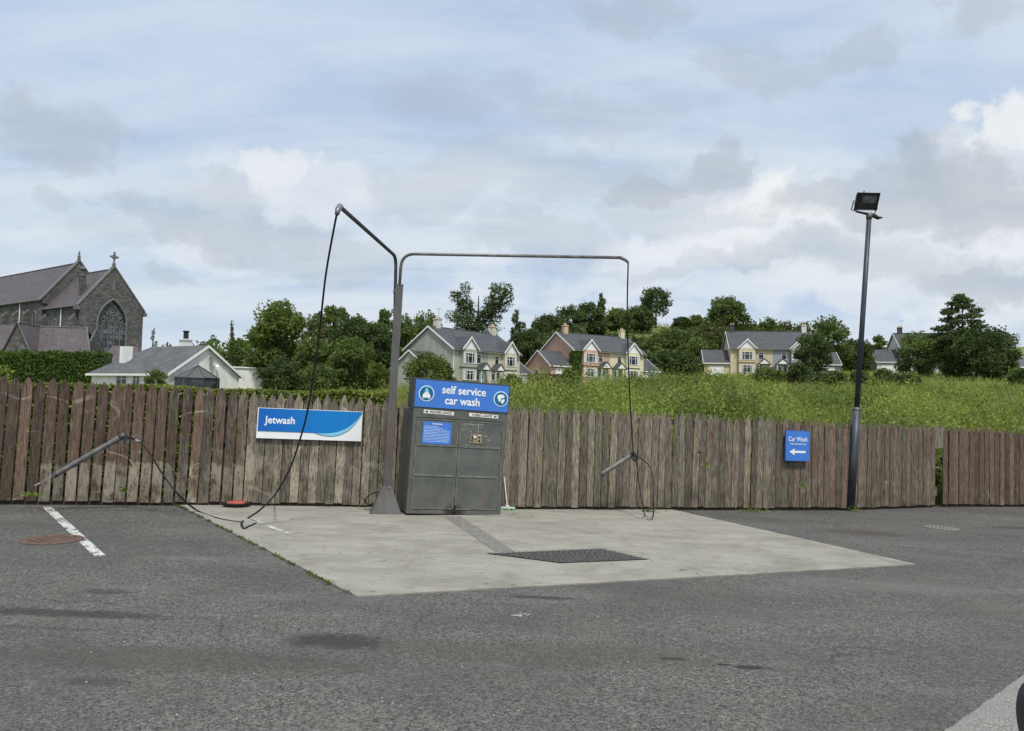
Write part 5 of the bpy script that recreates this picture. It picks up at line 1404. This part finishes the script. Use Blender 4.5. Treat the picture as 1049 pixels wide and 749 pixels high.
# far behind, left
tree('slender_tree', 'thin ivy wrapped tree trunk standing just left of the big round tree', 'tree', 239, 331, 352, 11, 96, 'leaf_mid', 12, 'spire', 700, .22)
tree('bare_tree', 'sparse half dead tree between the church and white chimney', 'tree', 158.5, 334, 352, 13, 118, 'leaf_olive', 13, 'bare', 160, .18)
LF = 'trees behind the bungalow'
tree('broad_tree', 'very low tree showing above the bungalow ridge right of its chimney', 'tree', 210, 350, 372, 46, 150, 'leaf_olive', 14, 'bush', 2200, .34)
tree('broad_tree', 'olive green bushy tree between bungalow gable and round tree', 'tree', 243, 347, 380, 44, 110, 'leaf_mid', 15, 'bush', 2400, .30)
tree('broad_tree', 'small bush beside the white chimney over the bungalow roof', 'tree', 172, 352, 372, 22, 140, 'leaf_olive', 16, 'bush', 900, .32)
tree('round_tree', 'big round bright green tree left of the hanging hose', 'tree', 288, 308, 396, 71, 90, 'leaf_light', 20, 'round', 9500, .26)
tree('tall_tree', 'airy tree crown behind and right of the round tree', 'tree', 341, 313, 372, 46, 115, 'leaf_mid', 21, 'airy', 3000, .30)
tree('tall_tree', 'pale slender tree crossed by the hanging hose', 'tree', 322, 322, 380, 34, 112, 'leaf_olive', 22, 'round', 2400, .28)
tree('dark_tree', 'dark green tree between the hose and the boom post', 'tree', 365, 323, 380, 56, 108, 'leaf_dark', 23, 'round', 5200, .28)
tree('bushy_tree', 'dense rounded shrub low down left of the boom post', 'tree', 362, 345, 390, 54, 82, 'leaf_mid', 24, 'bush', 5600, .20)
tree('bushy_tree', 'shadowy bush between the round tree and the rounded shrub', 'tree', 322, 345, 390, 50, 86, 'leaf_mid', 25, 'bush', 4200, .22)
tree('garden_shrub', 'low dark bush at the foot of the big round tree', 'shrub', 288, 366, 400, 46, 80, 'leaf_dark', 140, 'bush', 3000, .18, trunk=False)
tree('garden_shrub', 'light green shrub between the hose and the boom post above the hedge', 'shrub', 328, 372, 400, 44, 78, 'leaf_mid', 141, 'bush', 2600, .17, trunk=False)
tree('garden_shrub', 'leafy shrub at the left foot of the boom post above the fence', 'shrub', 388, 372, 400, 30, 76, 'leaf_light', 142, 'bush', 1800, .16, trunk=False)
tree('slender_tree', 'thin tree just left of the boom post top', 'tree', 393, 316, 380, 26, 118, 'leaf_mid', 26, 'airy', 1700, .28)
tree('dark_tree', 'dark tree hugging the left side of the boom post', 'tree', 390, 330, 385, 34, 104, 'leaf_dark', 27, 'round', 2800, .27)
tree('broad_tree', 'mid green tree right behind the boom post', 'tree', 414, 322, 380, 40, 125, 'leaf_mid', 28, 'round', 2800, .30)
tree('broad_tree', 'tree above the left gable of the sage house', 'tree', 438, 319, 370, 44, 130, 'leaf_mid', 29, 'round', 3200, .30)
tree('ivy_clad_tree', 'tall dark ivy clad tree with a leaning second head', 'tree', 490, 289, 372, 74, 138, 'leaf_dark', 30, 'two', 9000, .27)
tree('garden_tree', 'young light green tree hiding the sage garage', 'tree', 438, 362, 398, 50, 82, 'leaf_light', 31, 'round', 3000, .20, dens=.8)
tree('garden_tree', 'small loose tree at the corner of the sage house', 'tree', 458, 372, 396, 22, 84, 'leaf_light', 32, 'airy', 900, .18)
tree('garden_shrub', 'olive shrub right of the cream house doorway', 'shrub', 525, 384, 398, 24, 80, 'leaf_olive', 33, 'bush', 1500, .16, trunk=False)
tree('dark_tree', 'dark slim tree right of the cream house chimney', 'tree', 531, 320, 378, 32, 135, 'leaf_dark', 34, 'spire', 3000, .28)
tree('dark_tree', 'dark tree filling the gap between the two nearest pairs of houses', 'tree', 545, 336, 390, 44, 132, 'leaf_dark', 35, 'round', 4200, .28)
tree('garden_shrub', 'shrub in front of the pink garage', 'shrub', 582, 376, 396, 16, 104, 'leaf_mid', 36, 'bush', 1000, .17, trunk=False)
# line of trees on the hill behind the pink house
hill = [(562, 322, 40, 165, 'round', 'leaf_dark', 'dark tree on the hill left of the pink house chimney'), (583, 313, 40, 170, 'round', 'leaf_dark', 'dark tree above the pink house chimney'),
        (604, 309, 34, 174, 'round', 'leaf_dark', 'rounded dark tree over the ridge of the pink house'), (616, 303, 22, 176, 'spire', 'leaf_mid', 'pointed tree standing above the hill row'),
        (634, 316, 34, 182, 'round', 'leaf_mid', 'tree just left of the right hand hose on the skyline'), (656, 313, 34, 188, 'round', 'leaf_dark', 'dark tree right of the hose below the lone tree'),
        (699, 325, 26, 200, 'bush', 'leaf_dark', 'low dark hedge tree right of the lone skyline tree'), (714, 323, 26, 200, 'bush', 'leaf_mid', 'low tree between the lone tree and the wide leafy one')]
for i, (x, yt, wd, Y, sh, mt, lb_) in enumerate(hill): tree('hill_tree', lb_, 'tree', x, yt, 350 if Y < 180 else 340, wd, Y, mt, 40+i, sh, 3000, .36, group='trees along the hill crest')
tree('lone_tree', 'tall lone tree with a clear trunk on the skyline', 'tree', 672, 294, 322, 36, 205, 'leaf_dark', 60, 'round', 2600, .40, dens=.8)
tree('broad_tree', 'wide leafy tree on the skyline above the buff house garage', 'tree', 745, 304, 340, 46, 168, 'leaf_mid', 61, 'round', 5200, .36)
# scrub on the hillside
scr = [(664, 350, 30, 158, 'leaf_mid', 'olive bush low on the hillside right of the yellow house'), (690, 336, 56, 162, 'leaf_mid', 'large rounded bush on the hillside below the skyline trees'), (716, 346, 50, 150, 'leaf_mid', 'bush left of the buff house garage'),
       (680, 360, 44, 140, 'leaf_dark', 'dark bush between the yellow house and the buff house'), (703, 364, 34, 138, 'leaf_dark', 'dark bush touching the buff garage'), (735, 330, 50, 165, 'leaf_olive', 'pale scrub behind the buff house gable'),
       (722, 334, 40, 172, 'leaf_light', 'light scrub on the slope right of the bare patch')]
for i, (x, yt, wd, Y, mt, lb_) in enumerate(scr): tree('hillside_bush', lb_, 'bush', x, yt, 390, wd, Y, mt, 70+i, 'bush', 4200, .32, trunk=False, group='bushes on the hillside')
back = [(770, 328, 30, 'leaf_mid', 'first tree behind the buff house roof'), (788, 325, 30, 'leaf_mid', 'taller tree behind the middle of the buff house roof'), (806, 329, 32, 'leaf_olive', 'olive tree behind the grey blue roof'),
        (824, 330, 26, 'leaf_mid', 'tree behind the offwhite chimney of the grey blue house')]
for i, (x, yt, wd, mt, lb_) in enumerate(back): tree('background_tree', lb_, 'tree', x, yt, 370, wd, 178, mt, 80+i, 'round', 2600, .36, group='trees behind the buff house')
tree('dark_tree', 'big dark green tree left of the floodlight pole', 'tree', 849, 324, 385, 46, 150, 'leaf_mid', 90, 'round', 5600, .32)
tree('dark_tree', 'dark tree crossed by the floodlight pole', 'tree', 878, 347, 388, 38, 152, 'leaf_dark', 91, 'round', 3400, .32)
tree('garden_tree', 'dense green tree covering the end of the grey blue house', 'tree', 833, 341, 396, 42, 118, 'leaf_dark', 92, 'round', 4200, .25)
tree('small_tree', 'small rounded tree behind the white garage roof', 'tree', 901, 343, 370, 17, 175, 'leaf_mid', 93, 'round', 1300, .32)
tree('garden_tree', 'tree covering the front of the white house', 'tree', 941, 340, 392, 48, 128, 'leaf_mid', 94, 'round', 5200, .25, dens=.9)
tree('layered_tree', 'tall open tiered tree rising above the white house', 'tree', 984, 302, 390, 68, 118, 'leaf_dark', 95, 'layered', 7500, .26)
tree('spreading_tree', 'broad dark spreading tree at the right', 'tree', 1000, 334, 391, 86, 116, 'leaf_dark', 96, 'bush', 11000, .25)
tree('spreading_tree', 'lower right shoulder of dark foliage ending above the far hedge', 'tree', 1026, 352, 391, 38, 114, 'leaf_dark', 97, 'bush', 3800, .24)
bl = [(855, 380, 26, 70, 'leaf_mid', 'bush at the field edge left of the floodlight pole'), (880, 380, 22, 72, 'leaf_mid', 'bush behind the floodlight pole at the field edge'), (818, 372, 26, 84, 'leaf_dark', 'dark shrub before the grey blue doorway'),
      (905, 378, 26, 74, 'leaf_olive', 'shrub before the white garage'), (788, 377, 34, 86, 'leaf_mid', 'shrub covering the buff house doorway'), (929, 384, 30, 70, 'leaf_dark', 'low shrub left of the dark tree bases'),
      (1046, 377, 26, 84, 'leaf_mid', 'hedge bush at the right edge of the field'), (838, 382, 24, 70, 'leaf_dark', 'dark shrub beneath the tree at the grey blue house')]
for i, (x, yt, wd, Y, mt, lb_) in enumerate(bl): tree('field_bush', lb_, 'bush', x, yt, 400, wd, Y, mt, 100+i, 'bush', 1900, .18, trunk=False, group='bushes along the field edge')
tree('autumn_shrub', 'orange tinted shrub at the door of the grey blue house', 'shrub', 803, 382, 396, 10, 104, 'leaf_autumn', 120, 'bush', 260, .16, trunk=False)
# bare grassy far treeline
far = []
rng = np.random.default_rng(9)
for i in range(5200):
    px = rng.uniform(205, 470); Y = rng.uniform(135, 170); far.append((px, Y))
Cf = []
for px, Y in far:
    x = (px-CX)/F*Y; z = terr(x, Y); hmax = (408-(348 if px < 260 else 342))/F*Y+1.6-z; hmax = max(2, hmax*(.8+.25*math.sin(px*.21)*math.sin(px*.053+2))); Cf.append((x, Y, z+rng.random()**.7*hmax))
o = leafmesh('far_woodland', np.array(Cf), .55, 'leaf_mid', None, 7); tag(o, 'dark mass of woodland far behind the left houses', 'woodland', kind='stuff')
Cf = []
for i in range(5200):
    px = rng.uniform(740, 900); Y = rng.uniform(185, 215); x = (px-CX)/F*Y; z = terr(x, Y); h = max(1, (415-(331 if px < 835 else 352))/F*Y+1.6-z); Cf.append((x, Y, z+rng.random()**.7*h*(.85+.15*math.sin(px*.3))))
o = leafmesh('far_woodland', np.array(Cf), .6, 'leaf_mid', None, 8); tag(o, 'woodland mass on the rise behind the buff house', 'woodland', kind='stuff')
Cf = []
for i in range(7000):
    px = rng.uniform(530, 665); Y = rng.uniform(150, 168); x = (px-CX)/F*Y; z = terr(x, Y); Cf.append((x, Y, z+rng.random()**.6*(5.5 if px < 600 else 2.2)))
o = leafmesh('hillside_scrub', np.array(Cf), .45, 'leaf_dark', None, 8); tag(o, 'dark scrub on the slope behind the pink house', 'scrub', kind='stuff')
Cf = []
for i in range(6500):
    px = rng.uniform(620, 745); Y = rng.uniform(142, 178); x = (px-CX)/F*Y; z = terr(x, Y); 
    if rng.random() < .75 and px < 690 and Y > 158: continue
    Cf.append((x, Y, z+rng.random()**.7*2.0))
o = leafmesh('hillside_scrub', np.array(Cf), .40, 'leaf_mid', None, 9); tag(o, 'mid green scrub over the slope left of the buff house', 'scrub', kind='stuff')

# hedges
def hedge(name, label, a, b, width, height, leaf, mat, n, seed, zoff=0, core='leaf_dark', wob=.05):
    """a, b world ground points"""
    rng = np.random.default_rng(seed); d = (b-a); L = Vector((d.x, d.y, 0)).length; T = frame(a, Vector((d.x, d.y, 0)))
    slope = d.z
    root = thing(name, label, 'hedge', T)
    cor = MB(); k = 24
    vs = []
    for i in range(k+1):
        t = i/k; z = slope*t
        for (y, zz) in ((.12*width, -.4), (.12*width, height*.96+z), (.88*width, height*.9+z), (.88*width, -.4)): vs.append(Vector((L*t, y, zz)))
    fs = [(i*4+q, i*4+(q+1) % 4, (i+1)*4+(q+1) % 4, (i+1)*4+q) for i in range(k) for q in range(4)] + [(0, 1, 2, 3), (k*4+3, k*4+2, k*4+1, k*4)]
    cor.quadlist(vs, fs); cor.build('hedge_core', core, root)
    f = rng.random(n); x = rng.uniform(0, L, n); face = rng.random(n)
    y = np.where(face < .55, rng.normal(.05, .05, n)*width, rng.uniform(0, width, n)); z = np.where(face < .55, rng.uniform(.0, 1, n)*height, height*(1+rng.normal(0, wob*.6, n)))
    y = np.where(face > .92, width*(1+rng.normal(0, .05, n)), y); z = np.where(face > .92, rng.uniform(0, 1, n)*height, z)
    z = z + wob*height*np.sin(x*1.7+seed)*.5 + wob*height*.4*np.sin(x*4.3) + slope*x/L
    C = np.stack([x, y, z], 1); leafmesh('hedge_leaves', C, leaf, mat, root, seed)
    return root
def off(px, Yadd, py=519): 
    p = onplane(G(px, py)); return p
nrm = Vector((-dB.y, dB.x, 0)).normalized()
ha = onplane(G(-130, 516.6))+nrm*.75; hb = onplane(G(405, 520.5))+nrm*1.35+Vector((0, 0, .13))
hedge('trimmed_hedge', 'level trimmed bright green hedge right behind the fence', ha, hb, .8, 1.66, .032, 'leaf_hedge_bright', 52000, 3, core='leaf_hedge', wob=.018)
a = at(-60, 398, 92); b = at(104, 396, 92); a.z = terr(a.x, a.y)-.3; b.z = terr(b.x, b.y)-.3
hh = at(50, 363.5, 92).z - a.z
hedge('tall_hedge', 'tall dark green hedge before the church vestry', a, b, 2.4, hh, .16, 'leaf_hedge', 15000, 4, wob=.05)
tree('hedge_shrub', 'clipped shrub under the bungalow eave by the conservatory', 'shrub', 160, 378, 391, 26, 68, 'leaf_mid', 130, 'bush', 1600, .13, trunk=False)
a = at(236, 372, 100); b = at(268, 371, 100); 
# low pale field seen between tree and bungalow is just terrain
# young tree foliage poking over the left fence corner
tree('garden_shrub', 'light leafy sprays over the fence at the left edge', 'shrub', 6, 372, 400, 26, 13.0, 'leaf_weed', 131, 'bush', 420, .05, trunk=False)

# ------------------------------------------------------------------ field grass and weeds
def blades(name, n, mat, pxr, yr, hr, wr, seed, label, cat, bend=.35, patch=None):
    rng = np.random.default_rng(seed); u = rng.random(n); Y = 1/((1-u)/yr[0]+u/yr[1]); px = rng.uniform(*pxr, n); X = (px-CX)/F*Y
    keep = np.ones(n, bool)
    fy = np.interp(X, [p.x for p in FP], [p.y for p in FP])+.5; keep &= Y > fy
    if patch: keep &= patch(X, Y, rng)
    X, Y = X[keep], Y[keep]; n = len(X); Z = np.array([terr(x, y) for x, y in zip(X, Y)])-.05
    h = rng.uniform(*hr, n)*(1+.35*np.sin(X*.9+Y*.4)*np.sin(Y*.31+X*.2)); w = rng.uniform(*wr, n)*np.clip(Y/22, .7, 4)
    a = rng.uniform(0, 2*np.pi, n); b = rng.uniform(0, 2*np.pi, n); B = bend*h
    wx, wy = np.cos(a)*w/2, np.sin(a)*w/2; lx, ly = np.cos(b)*B, np.sin(b)*B
    P = np.stack([X, Y, Z], 1)
    v0 = P-np.stack([wx, wy, 0*w], 1); v1 = P+np.stack([wx, wy, 0*w], 1)
    mid = P+np.stack([lx*.35, ly*.35, h*.6], 1); v2 = mid+np.stack([wx, wy, 0*w], 1)*.8; v3 = mid-np.stack([wx, wy, 0*w], 1)*.8
    t = P+np.stack([lx, ly, h], 1); v4 = t+np.stack([wx, wy, 0*w], 1)*.15; v5 = t-np.stack([wx, wy, 0*w], 1)*.15
    V = np.stack([v0, v1, v2, v3, v4, v5], 1).reshape(-1, 3); b0 = np.arange(n)*6
    Fq = np.concatenate([np.stack([b0, b0+1, b0+2, b0+3], 1), np.stack([b0+3, b0+2, b0+4, b0+5], 1)])
    o = npmesh(name, V, Fq, mat); tag(o, label, cat, kind='stuff'); return o
blades('field_grass', 140000, 'grass_blade', (330, 1260), (13, 115), (.45, .85), (.014, .026), 1, 'tall yellow green grass filling the sloping field', 'grass')
blades('field_grass', 60000, 'grass_dark', (330, 1260), (14, 115), (.4, .95), (.016, .03), 2, 'darker clumps of rank growth in the field', 'grass', patch=lambda X, Y, r: (np.sin(X*.35+1)*np.sin(Y*.28+X*.1)+.3*np.sin(X*1.1)) > .15)
blades('hill_grass', 26000, 'grass_blade', (380, 1260), (115, 260), (.4, .9), (.02, .04), 3, 'rough pale grass on the far slopes', 'grass')
def weeds(name, n, pxr, yr, hr, leaf, seed, label, mat='leaf_weed', step=.055):
    rng = np.random.default_rng(seed); C = []; 
    fx = [p.x for p in FP]; fyv = [p.y for p in FP]
    for i in range(n):
        px = rng.uniform(*pxr); Y = rng.uniform(*yr)
        X = (px-CX)/F*Y
        if Y < np.interp(X, fx, fyv)+.35: continue
        if math.sin(X*1.3+seed)*math.sin(Y*.9+X*.4)+rng.random()*.9 < .25: continue
        z = terr(X, Y); h = rng.uniform(*hr)*(1+.2*math.sin(X*1.1+seed)); lx, ly = rng.normal(0, .09, 2)
        k = int(h/step)
        for j in range(k):
            t = j/k; a = j*2.4+i; r = .05+.11*(1-t)
            C.append((X+lx*t*h+r*math.cos(a), Y+ly*t*h+r*math.sin(a), z+t*h+rng.normal(0, .015)))
    C = np.array(C); C = C[C[:, 1] > np.interp(C[:, 0], fx, fyv)+.25]
    o = leafmesh(name, C, leaf, mat, None, seed, .42); tag(o, label, 'weeds', kind='stuff')
weeds('weeds', 900, (385, 1100), (12.5, 22), (1.0, 1.45), .040, 5, 'leafy weeds growing close behind the fence')
weeds('weeds', 620, (500, 790), (15, 26), (1.15, 1.75), .045, 6, 'taller bright leaved weeds in the middle of the field')
weeds('weeds', 350, (500, 1100), (24, 60), (.5, .95), .06, 7, 'leafy scrub scattered further up the field', 'leaf_light', .09)
weeds('weeds', 150, (650, 745), (50, 60), (1.3, 2.4), .10, 8, 'tall willowy growth at the top of the field', 'leaf_light', .12)

def mounds(name, n, pxr, yr, hr, leaf, mat, seed, label, per=260):
    rng = np.random.default_rng(seed); C = []; fx = [p.x for p in FP]; fyv = [p.y for p in FP]
    for i in range(n):
        px = rng.uniform(*pxr); Y = 1/rng.uniform(1/yr[1], 1/yr[0]); X = (px-CX)/F*Y
        if Y < np.interp(X, fx, fyv)+.9: continue
        z = terr(X, Y); h = rng.uniform(*hr); r = rng.uniform(.45, 1.1)*(1+Y/45)
        k = int(per*r*h)
        a = rng.uniform(0, 2*np.pi, k); rr = r*np.sqrt(rng.random(k)); top = h*np.sqrt(np.clip(1-(rr/r)**2, 0.02, 1))*(1+.22*np.sin(a*5+i))
        zz = top*rng.random(k)**.45
        C.append(np.stack([X+rr*np.cos(a), Y+rr*np.sin(a), z+zz], 1))
    C = np.concatenate(C); C = C[C[:, 1] > np.interp(C[:, 0], fx, fyv)+.3]
    o = leafmesh(name, C, leaf, mat, None, seed, .3); tag(o, label, 'scrub', kind='stuff')
mounds('field_scrub', 90, (500, 1100), (16, 48), (.8, 1.5), .055, 'leaf_weed', 21, 'pale willowy mounds scattered through the field', 420)
mounds('field_scrub', 70, (440, 1100), (20, 70), (.8, 1.45), .065, 'leaf_light', 22, 'mid green mounds scattered through the field', 380)
mounds('field_scrub', 16, (600, 760), (40, 62), (1.3, 2.1), .09, 'leaf_light', 24, 'taller bushy growth at the top of the field', 420)
mounds('field_scrub', 75, (430, 1100), (18, 60), (.8, 1.4), .06, 'leaf_mid', 23, 'darker green mounds between the pale ones in the field', 420)
mounds('field_scrub', 40, (520, 1100), (20, 60), (1.0, 1.6), .055, 'leaf_yellow', 25, 'yellow green feathery mounds standing highest in the field', 420)
blades('seed_heads', 16000, 'seed_stem', (400, 1260), (14, 90), (.8, 1.15), (.008, .014), 11, 'dry seed stems standing over the grass', 'grass', bend=.2, patch=lambda X, Y, r: (np.sin(X*.5+2)*np.sin(Y*.4)) > -.1)

# small growth on the yard side
def tuft(px, py, n, r, h, seed, label, mat='leaf_weed', leaf=.022, base=None):
    rng = np.random.default_rng(seed); p = base or G(px, py); C = rng.normal(0, 1, (n, 3))*np.array([r, r*.35, 1]); C[:, 2] = np.abs(rng.normal(0, h*.5, n))+.01
    root = thing('weed_tuft', label, 'weed', p); leafmesh('leaves', C, leaf, mat, root, seed, .45)
tuft(772, 524.5, 90, .13, .07, 1, 'yellow green weed at the fence foot left of the arrow sign')
tuft(876, 524, 60, .07, .08, 2, 'small weed at the floodlight pole foot')
tuft(666, 525.5, 70, .08, .08, 3, 'weed at the fence foot inside the hose loop', 'leaf_light')
tuft(521, 523, 50, .05, .06, 4, 'pale weed next to the green brush')
tuft(35, 506, 80, .09, .06, 5, 'weed sprouting through the fence above the bay line', base=at(33, 509, 10.1), leaf=.02)
tuft(127, 503, 50, .03, .07, 6, 'weed poking between pickets under the long lance', base=at(127, 504, 10.55), leaf=.02)
tuft(961, 500, 420, .09, .75, 7, 'bright leaves filling the gap between the two fences', base=onplane(G(961, 519.5))+Vector((.14, .32, .25)), leaf=.05)
tuft(822, 499, 40, .03, .08, 8, 'weed poking through pickets below the arrow sign', base=at(822, 499, 13.35), leaf=.022)
tuft(698, 465, 30, .05, .04, 9, 'pale leaves caught on the fence right of the hose', base=at(724, 478, 12.7), leaf=.03)
tuft(708, 463, 14, .03, .03, 10, 'dry leaf clump stuck on the fence picket', base=at(718, 464.5, 12.6), leaf=.03, mat='leaf_olive')
# moss along the left edge of the pad
rng = np.random.default_rng(2); C = []
for i in range(1500):
    t = rng.random(); p = pad[0].lerp(pad[1], t); 
    if math.sin(t*37)+math.sin(t*91+1)+rng.random()*1.4 < .5: continue
    p = PP(p.x+rng.normal(-.02, .018), p.y+rng.normal(0, .018), .008+abs(rng.normal(0, .006))); C.append(tuple(p))
o = leafmesh('moss', np.array(C), .012, 'moss', None, 3); tag(o, 'line of moss along the pad edge', 'moss', kind='stuff')
# litter: scattered pale chips
m = MB(); rg = random.Random(9)
for i in range(70):
    p = G(rg.uniform(0, 1049), rg.uniform(540, 745)); s = rg.uniform(.003, .0065); T = frame(PP(p.x, p.y, .004), Vector((math.cos(i), math.sin(i), 0)), pn); m.box(-s, s, -s*.6, s*.6, 0, .005, T=T)
for i in range(26):
    p = G(530+rg.gauss(0, 4), 631+rg.gauss(0, .9)); s = rg.uniform(.003, .011); T = frame(PP(p.x, p.y, .004), Vector((math.cos(i), math.sin(i), 0)), pn); m.box(-s, s, -s*.5, s*.5, 0, .004, T=T)
o = m.build('litter_chips', 'scraped_glue'); tag(o, 'small white chips scattered over the tarmac', 'litter', kind='stuff')
m = MB()
for i in range(420):
    px = rg.uniform(-20, 1080); p = onplane(G(px, 521+.004*px*(1 if px < 870 else .2)+abs(rg.gauss(0, 2.2)))); s = rg.uniform(.004, .014); T = frame(PP(p.x, p.y, .006), Vector((math.cos(i), math.sin(i), 0)), pn + Vector((rg.uniform(-.3, .3), 0, 0))); m.box(-s, s, -s*.6, s*.6, 0, .004, T=T)
o = m.build('fallen_leaves', 'rust_iron'); tag(o, 'dry leaves and grit along the fence foot', 'debris', kind='stuff')

# ------------------------------------------------------------------ parked car at the lower right corner
def car():
    p = G(1032, 749); nose = Vector((p.x+.0, p.y, 0))
    # local: x to the right, y forward (away from camera); origin under the front left corner
    org = Vector((2.178, 3.42, 0)); T = frame(PP(org.x, org.y, 0), Vector((1, .04, 0)), pn)
    root = thing('parked_car', 'silver lilac car whose dark bumper corner enters at bottom right', 'car', T)
    W = 1.75
    # stations along the length (y from 0 = nose to -4.1 = tail): (y, inset, z_bottom, z_belt, z_roof, roof_inset)
    st = [(.02, .42, .30, .62, .64, .46), (-.06, .20, .22, .68, .70, .30), (-.25, .07, .20, .74, .78, .20), (-.6, .02, .20, .82, .86, .16), (-1.0, .0, .20, .90, .95, .16), (-1.25, .0, .20, .92, 1.05, .2),
          (-1.75, .0, .20, .93, 1.42, .24), (-2.4, .0, .20, .94, 1.47, .25), (-3.1, .0, .20, .95, 1.44, .25), (-3.6, .02, .22, .96, 1.25, .26), (-3.95, .06, .25, .90, .98, .2), (-4.05, .16, .32, .70, .74, .3)]
    m = MB(); rings = []
    for (y, i, zb, zt, zr, ri) in st:
        h = [(i+.08, zb), (i, zb+.12), (i-.0, (zb+zt)/2), (i+.01, zt-.05), (i+.05, zt), (ri, zr-.02), (ri+.12, zr)]
        ring = [Vector((x, y, z)) for x, z in h] + [Vector((W-x, y, z)) for x, z in reversed(h)]
        rings.append(ring)
    k = len(rings[0]); vs = [v for r in rings for v in r]
    fs = [(a*k+b, a*k+(b+1) % k, (a+1)*k+(b+1) % k, (a+1)*k+b) for a in range(len(rings)-1) for b in range(k)]
    fs += [tuple(reversed(range(k))), tuple(range((len(rings)-1)*k, len(rings)*k))]
    m.quadlist(vs, fs); b = m.build('body', 'car_paint', root, smooth=True); md = b.modifiers.new('s', 'SUBSURF'); md.levels = 2; md.render_levels = 2
    m = MB()   # dark bumper wrap
    pts = []
    for z, o_ in ((.16, -.03), (.30, .015), (.44, .02), (.50, -.03)):
        pts.append([Vector((x, y, z)) for x, y in ((.04-o_, -.62), (.03-o_, -.30), (.14-o_, -.06+o_), (.38, .06+o_), (.87, .10+o_), (W-.38, .06+o_), (W-.14+o_, -.06+o_), (W-.03+o_, -.30), (W-.04+o_, -.62))])
    q = len(pts[0]); vs = [v for r in pts for v in r]; fs = [(a*q+b_, a*q+b_+1, (a+1)*q+b_+1, (a+1)*q+b_) for a in range(3) for b_ in range(q-1)]
    m.quadlist(vs, fs); bm_ = m.build('bumper', 'car_trim', root, smooth=True); md = bm_.modifiers.new('t', 'SOLIDIFY'); md.thickness = .03; md = bm_.modifiers.new('s', 'SUBSURF'); md.levels = 2; md.render_levels = 2
    for x0 in (.34, W-.66):
        m = MB(); m.poly([(x0, -.06, .54), (x0+.30, -.03, .54), (x0+.28, -.05, .63), (x0+.02, -.09, .64)], .06, 0, Vector((0, 1, 0))); m.build('headlight', 'headlamp_glass', root, bevel=.01)
    for y in (-.72, -3.28):
        for s, x in ((-1, .0), (1, W-.22)):
            m = MB(); Tw = Matrix.Translation((x, y, .31)) @ Matrix.Rotation(R(90), 4, 'Y'); m.lathe([(.20, .0), (.30, .02), (.31, .05), (.31, .17), (.30, .20), (.20, .22)], (0, 0, 0), 28, T=Tw); w = m.build('wheel', 'black_rubber', root, smooth=True)
            m = MB(); m.lathe([(.19, -.004), (.19, .01), (.05, -.012)] if s < 0 else [(.19, .224), (.19, .21), (.05, .232)], (0, 0, 0), 20, T=Tw); m.build('rim', 'steel_plain', w, smooth=True)
    for s in (0, 1):
        m = MB(); X = (lambda x: x) if s == 0 else (lambda x: W-x)
        m.poly([(X(.035), -1.45, .96), (X(.035), -2.35, .97), (X(.215), -2.35, 1.38), (X(.215), -1.85, 1.36)], .01, 0, Vector((-1 if s == 0 else 1, 0, 0)))
        m.poly([(X(.035), -2.43, .97), (X(.035), -3.35, .97), (X(.215), -3.15, 1.36), (X(.215), -2.43, 1.38)], .01, 0, Vector((-1 if s == 0 else 1, 0, 0)))
        m.build('side_window', 'car_glass', root)
        m = MB(); m.box(-.17 if s == 0 else W+.01, -.01 if s == 0 else W+.17, -1.45, -1.35, .98, 1.10); m.build('wing_mirror', 'car_trim', root, bevel=.03)
    m = MB(); m.poly([(.25, -1.28, 1.03), (W-.25, -1.28, 1.03), (W-.32, -1.72, 1.40), (.32, -1.72, 1.40)], .01, 0, Vector((0, .64, .77))); m.build('windscreen', 'car_glass', root)
car()

scene.render.engine = 'CYCLES'
scene.cycles.max_bounces = 6; scene.cycles.diffuse_bounces = 3; scene.cycles.transparent_max_bounces = 6
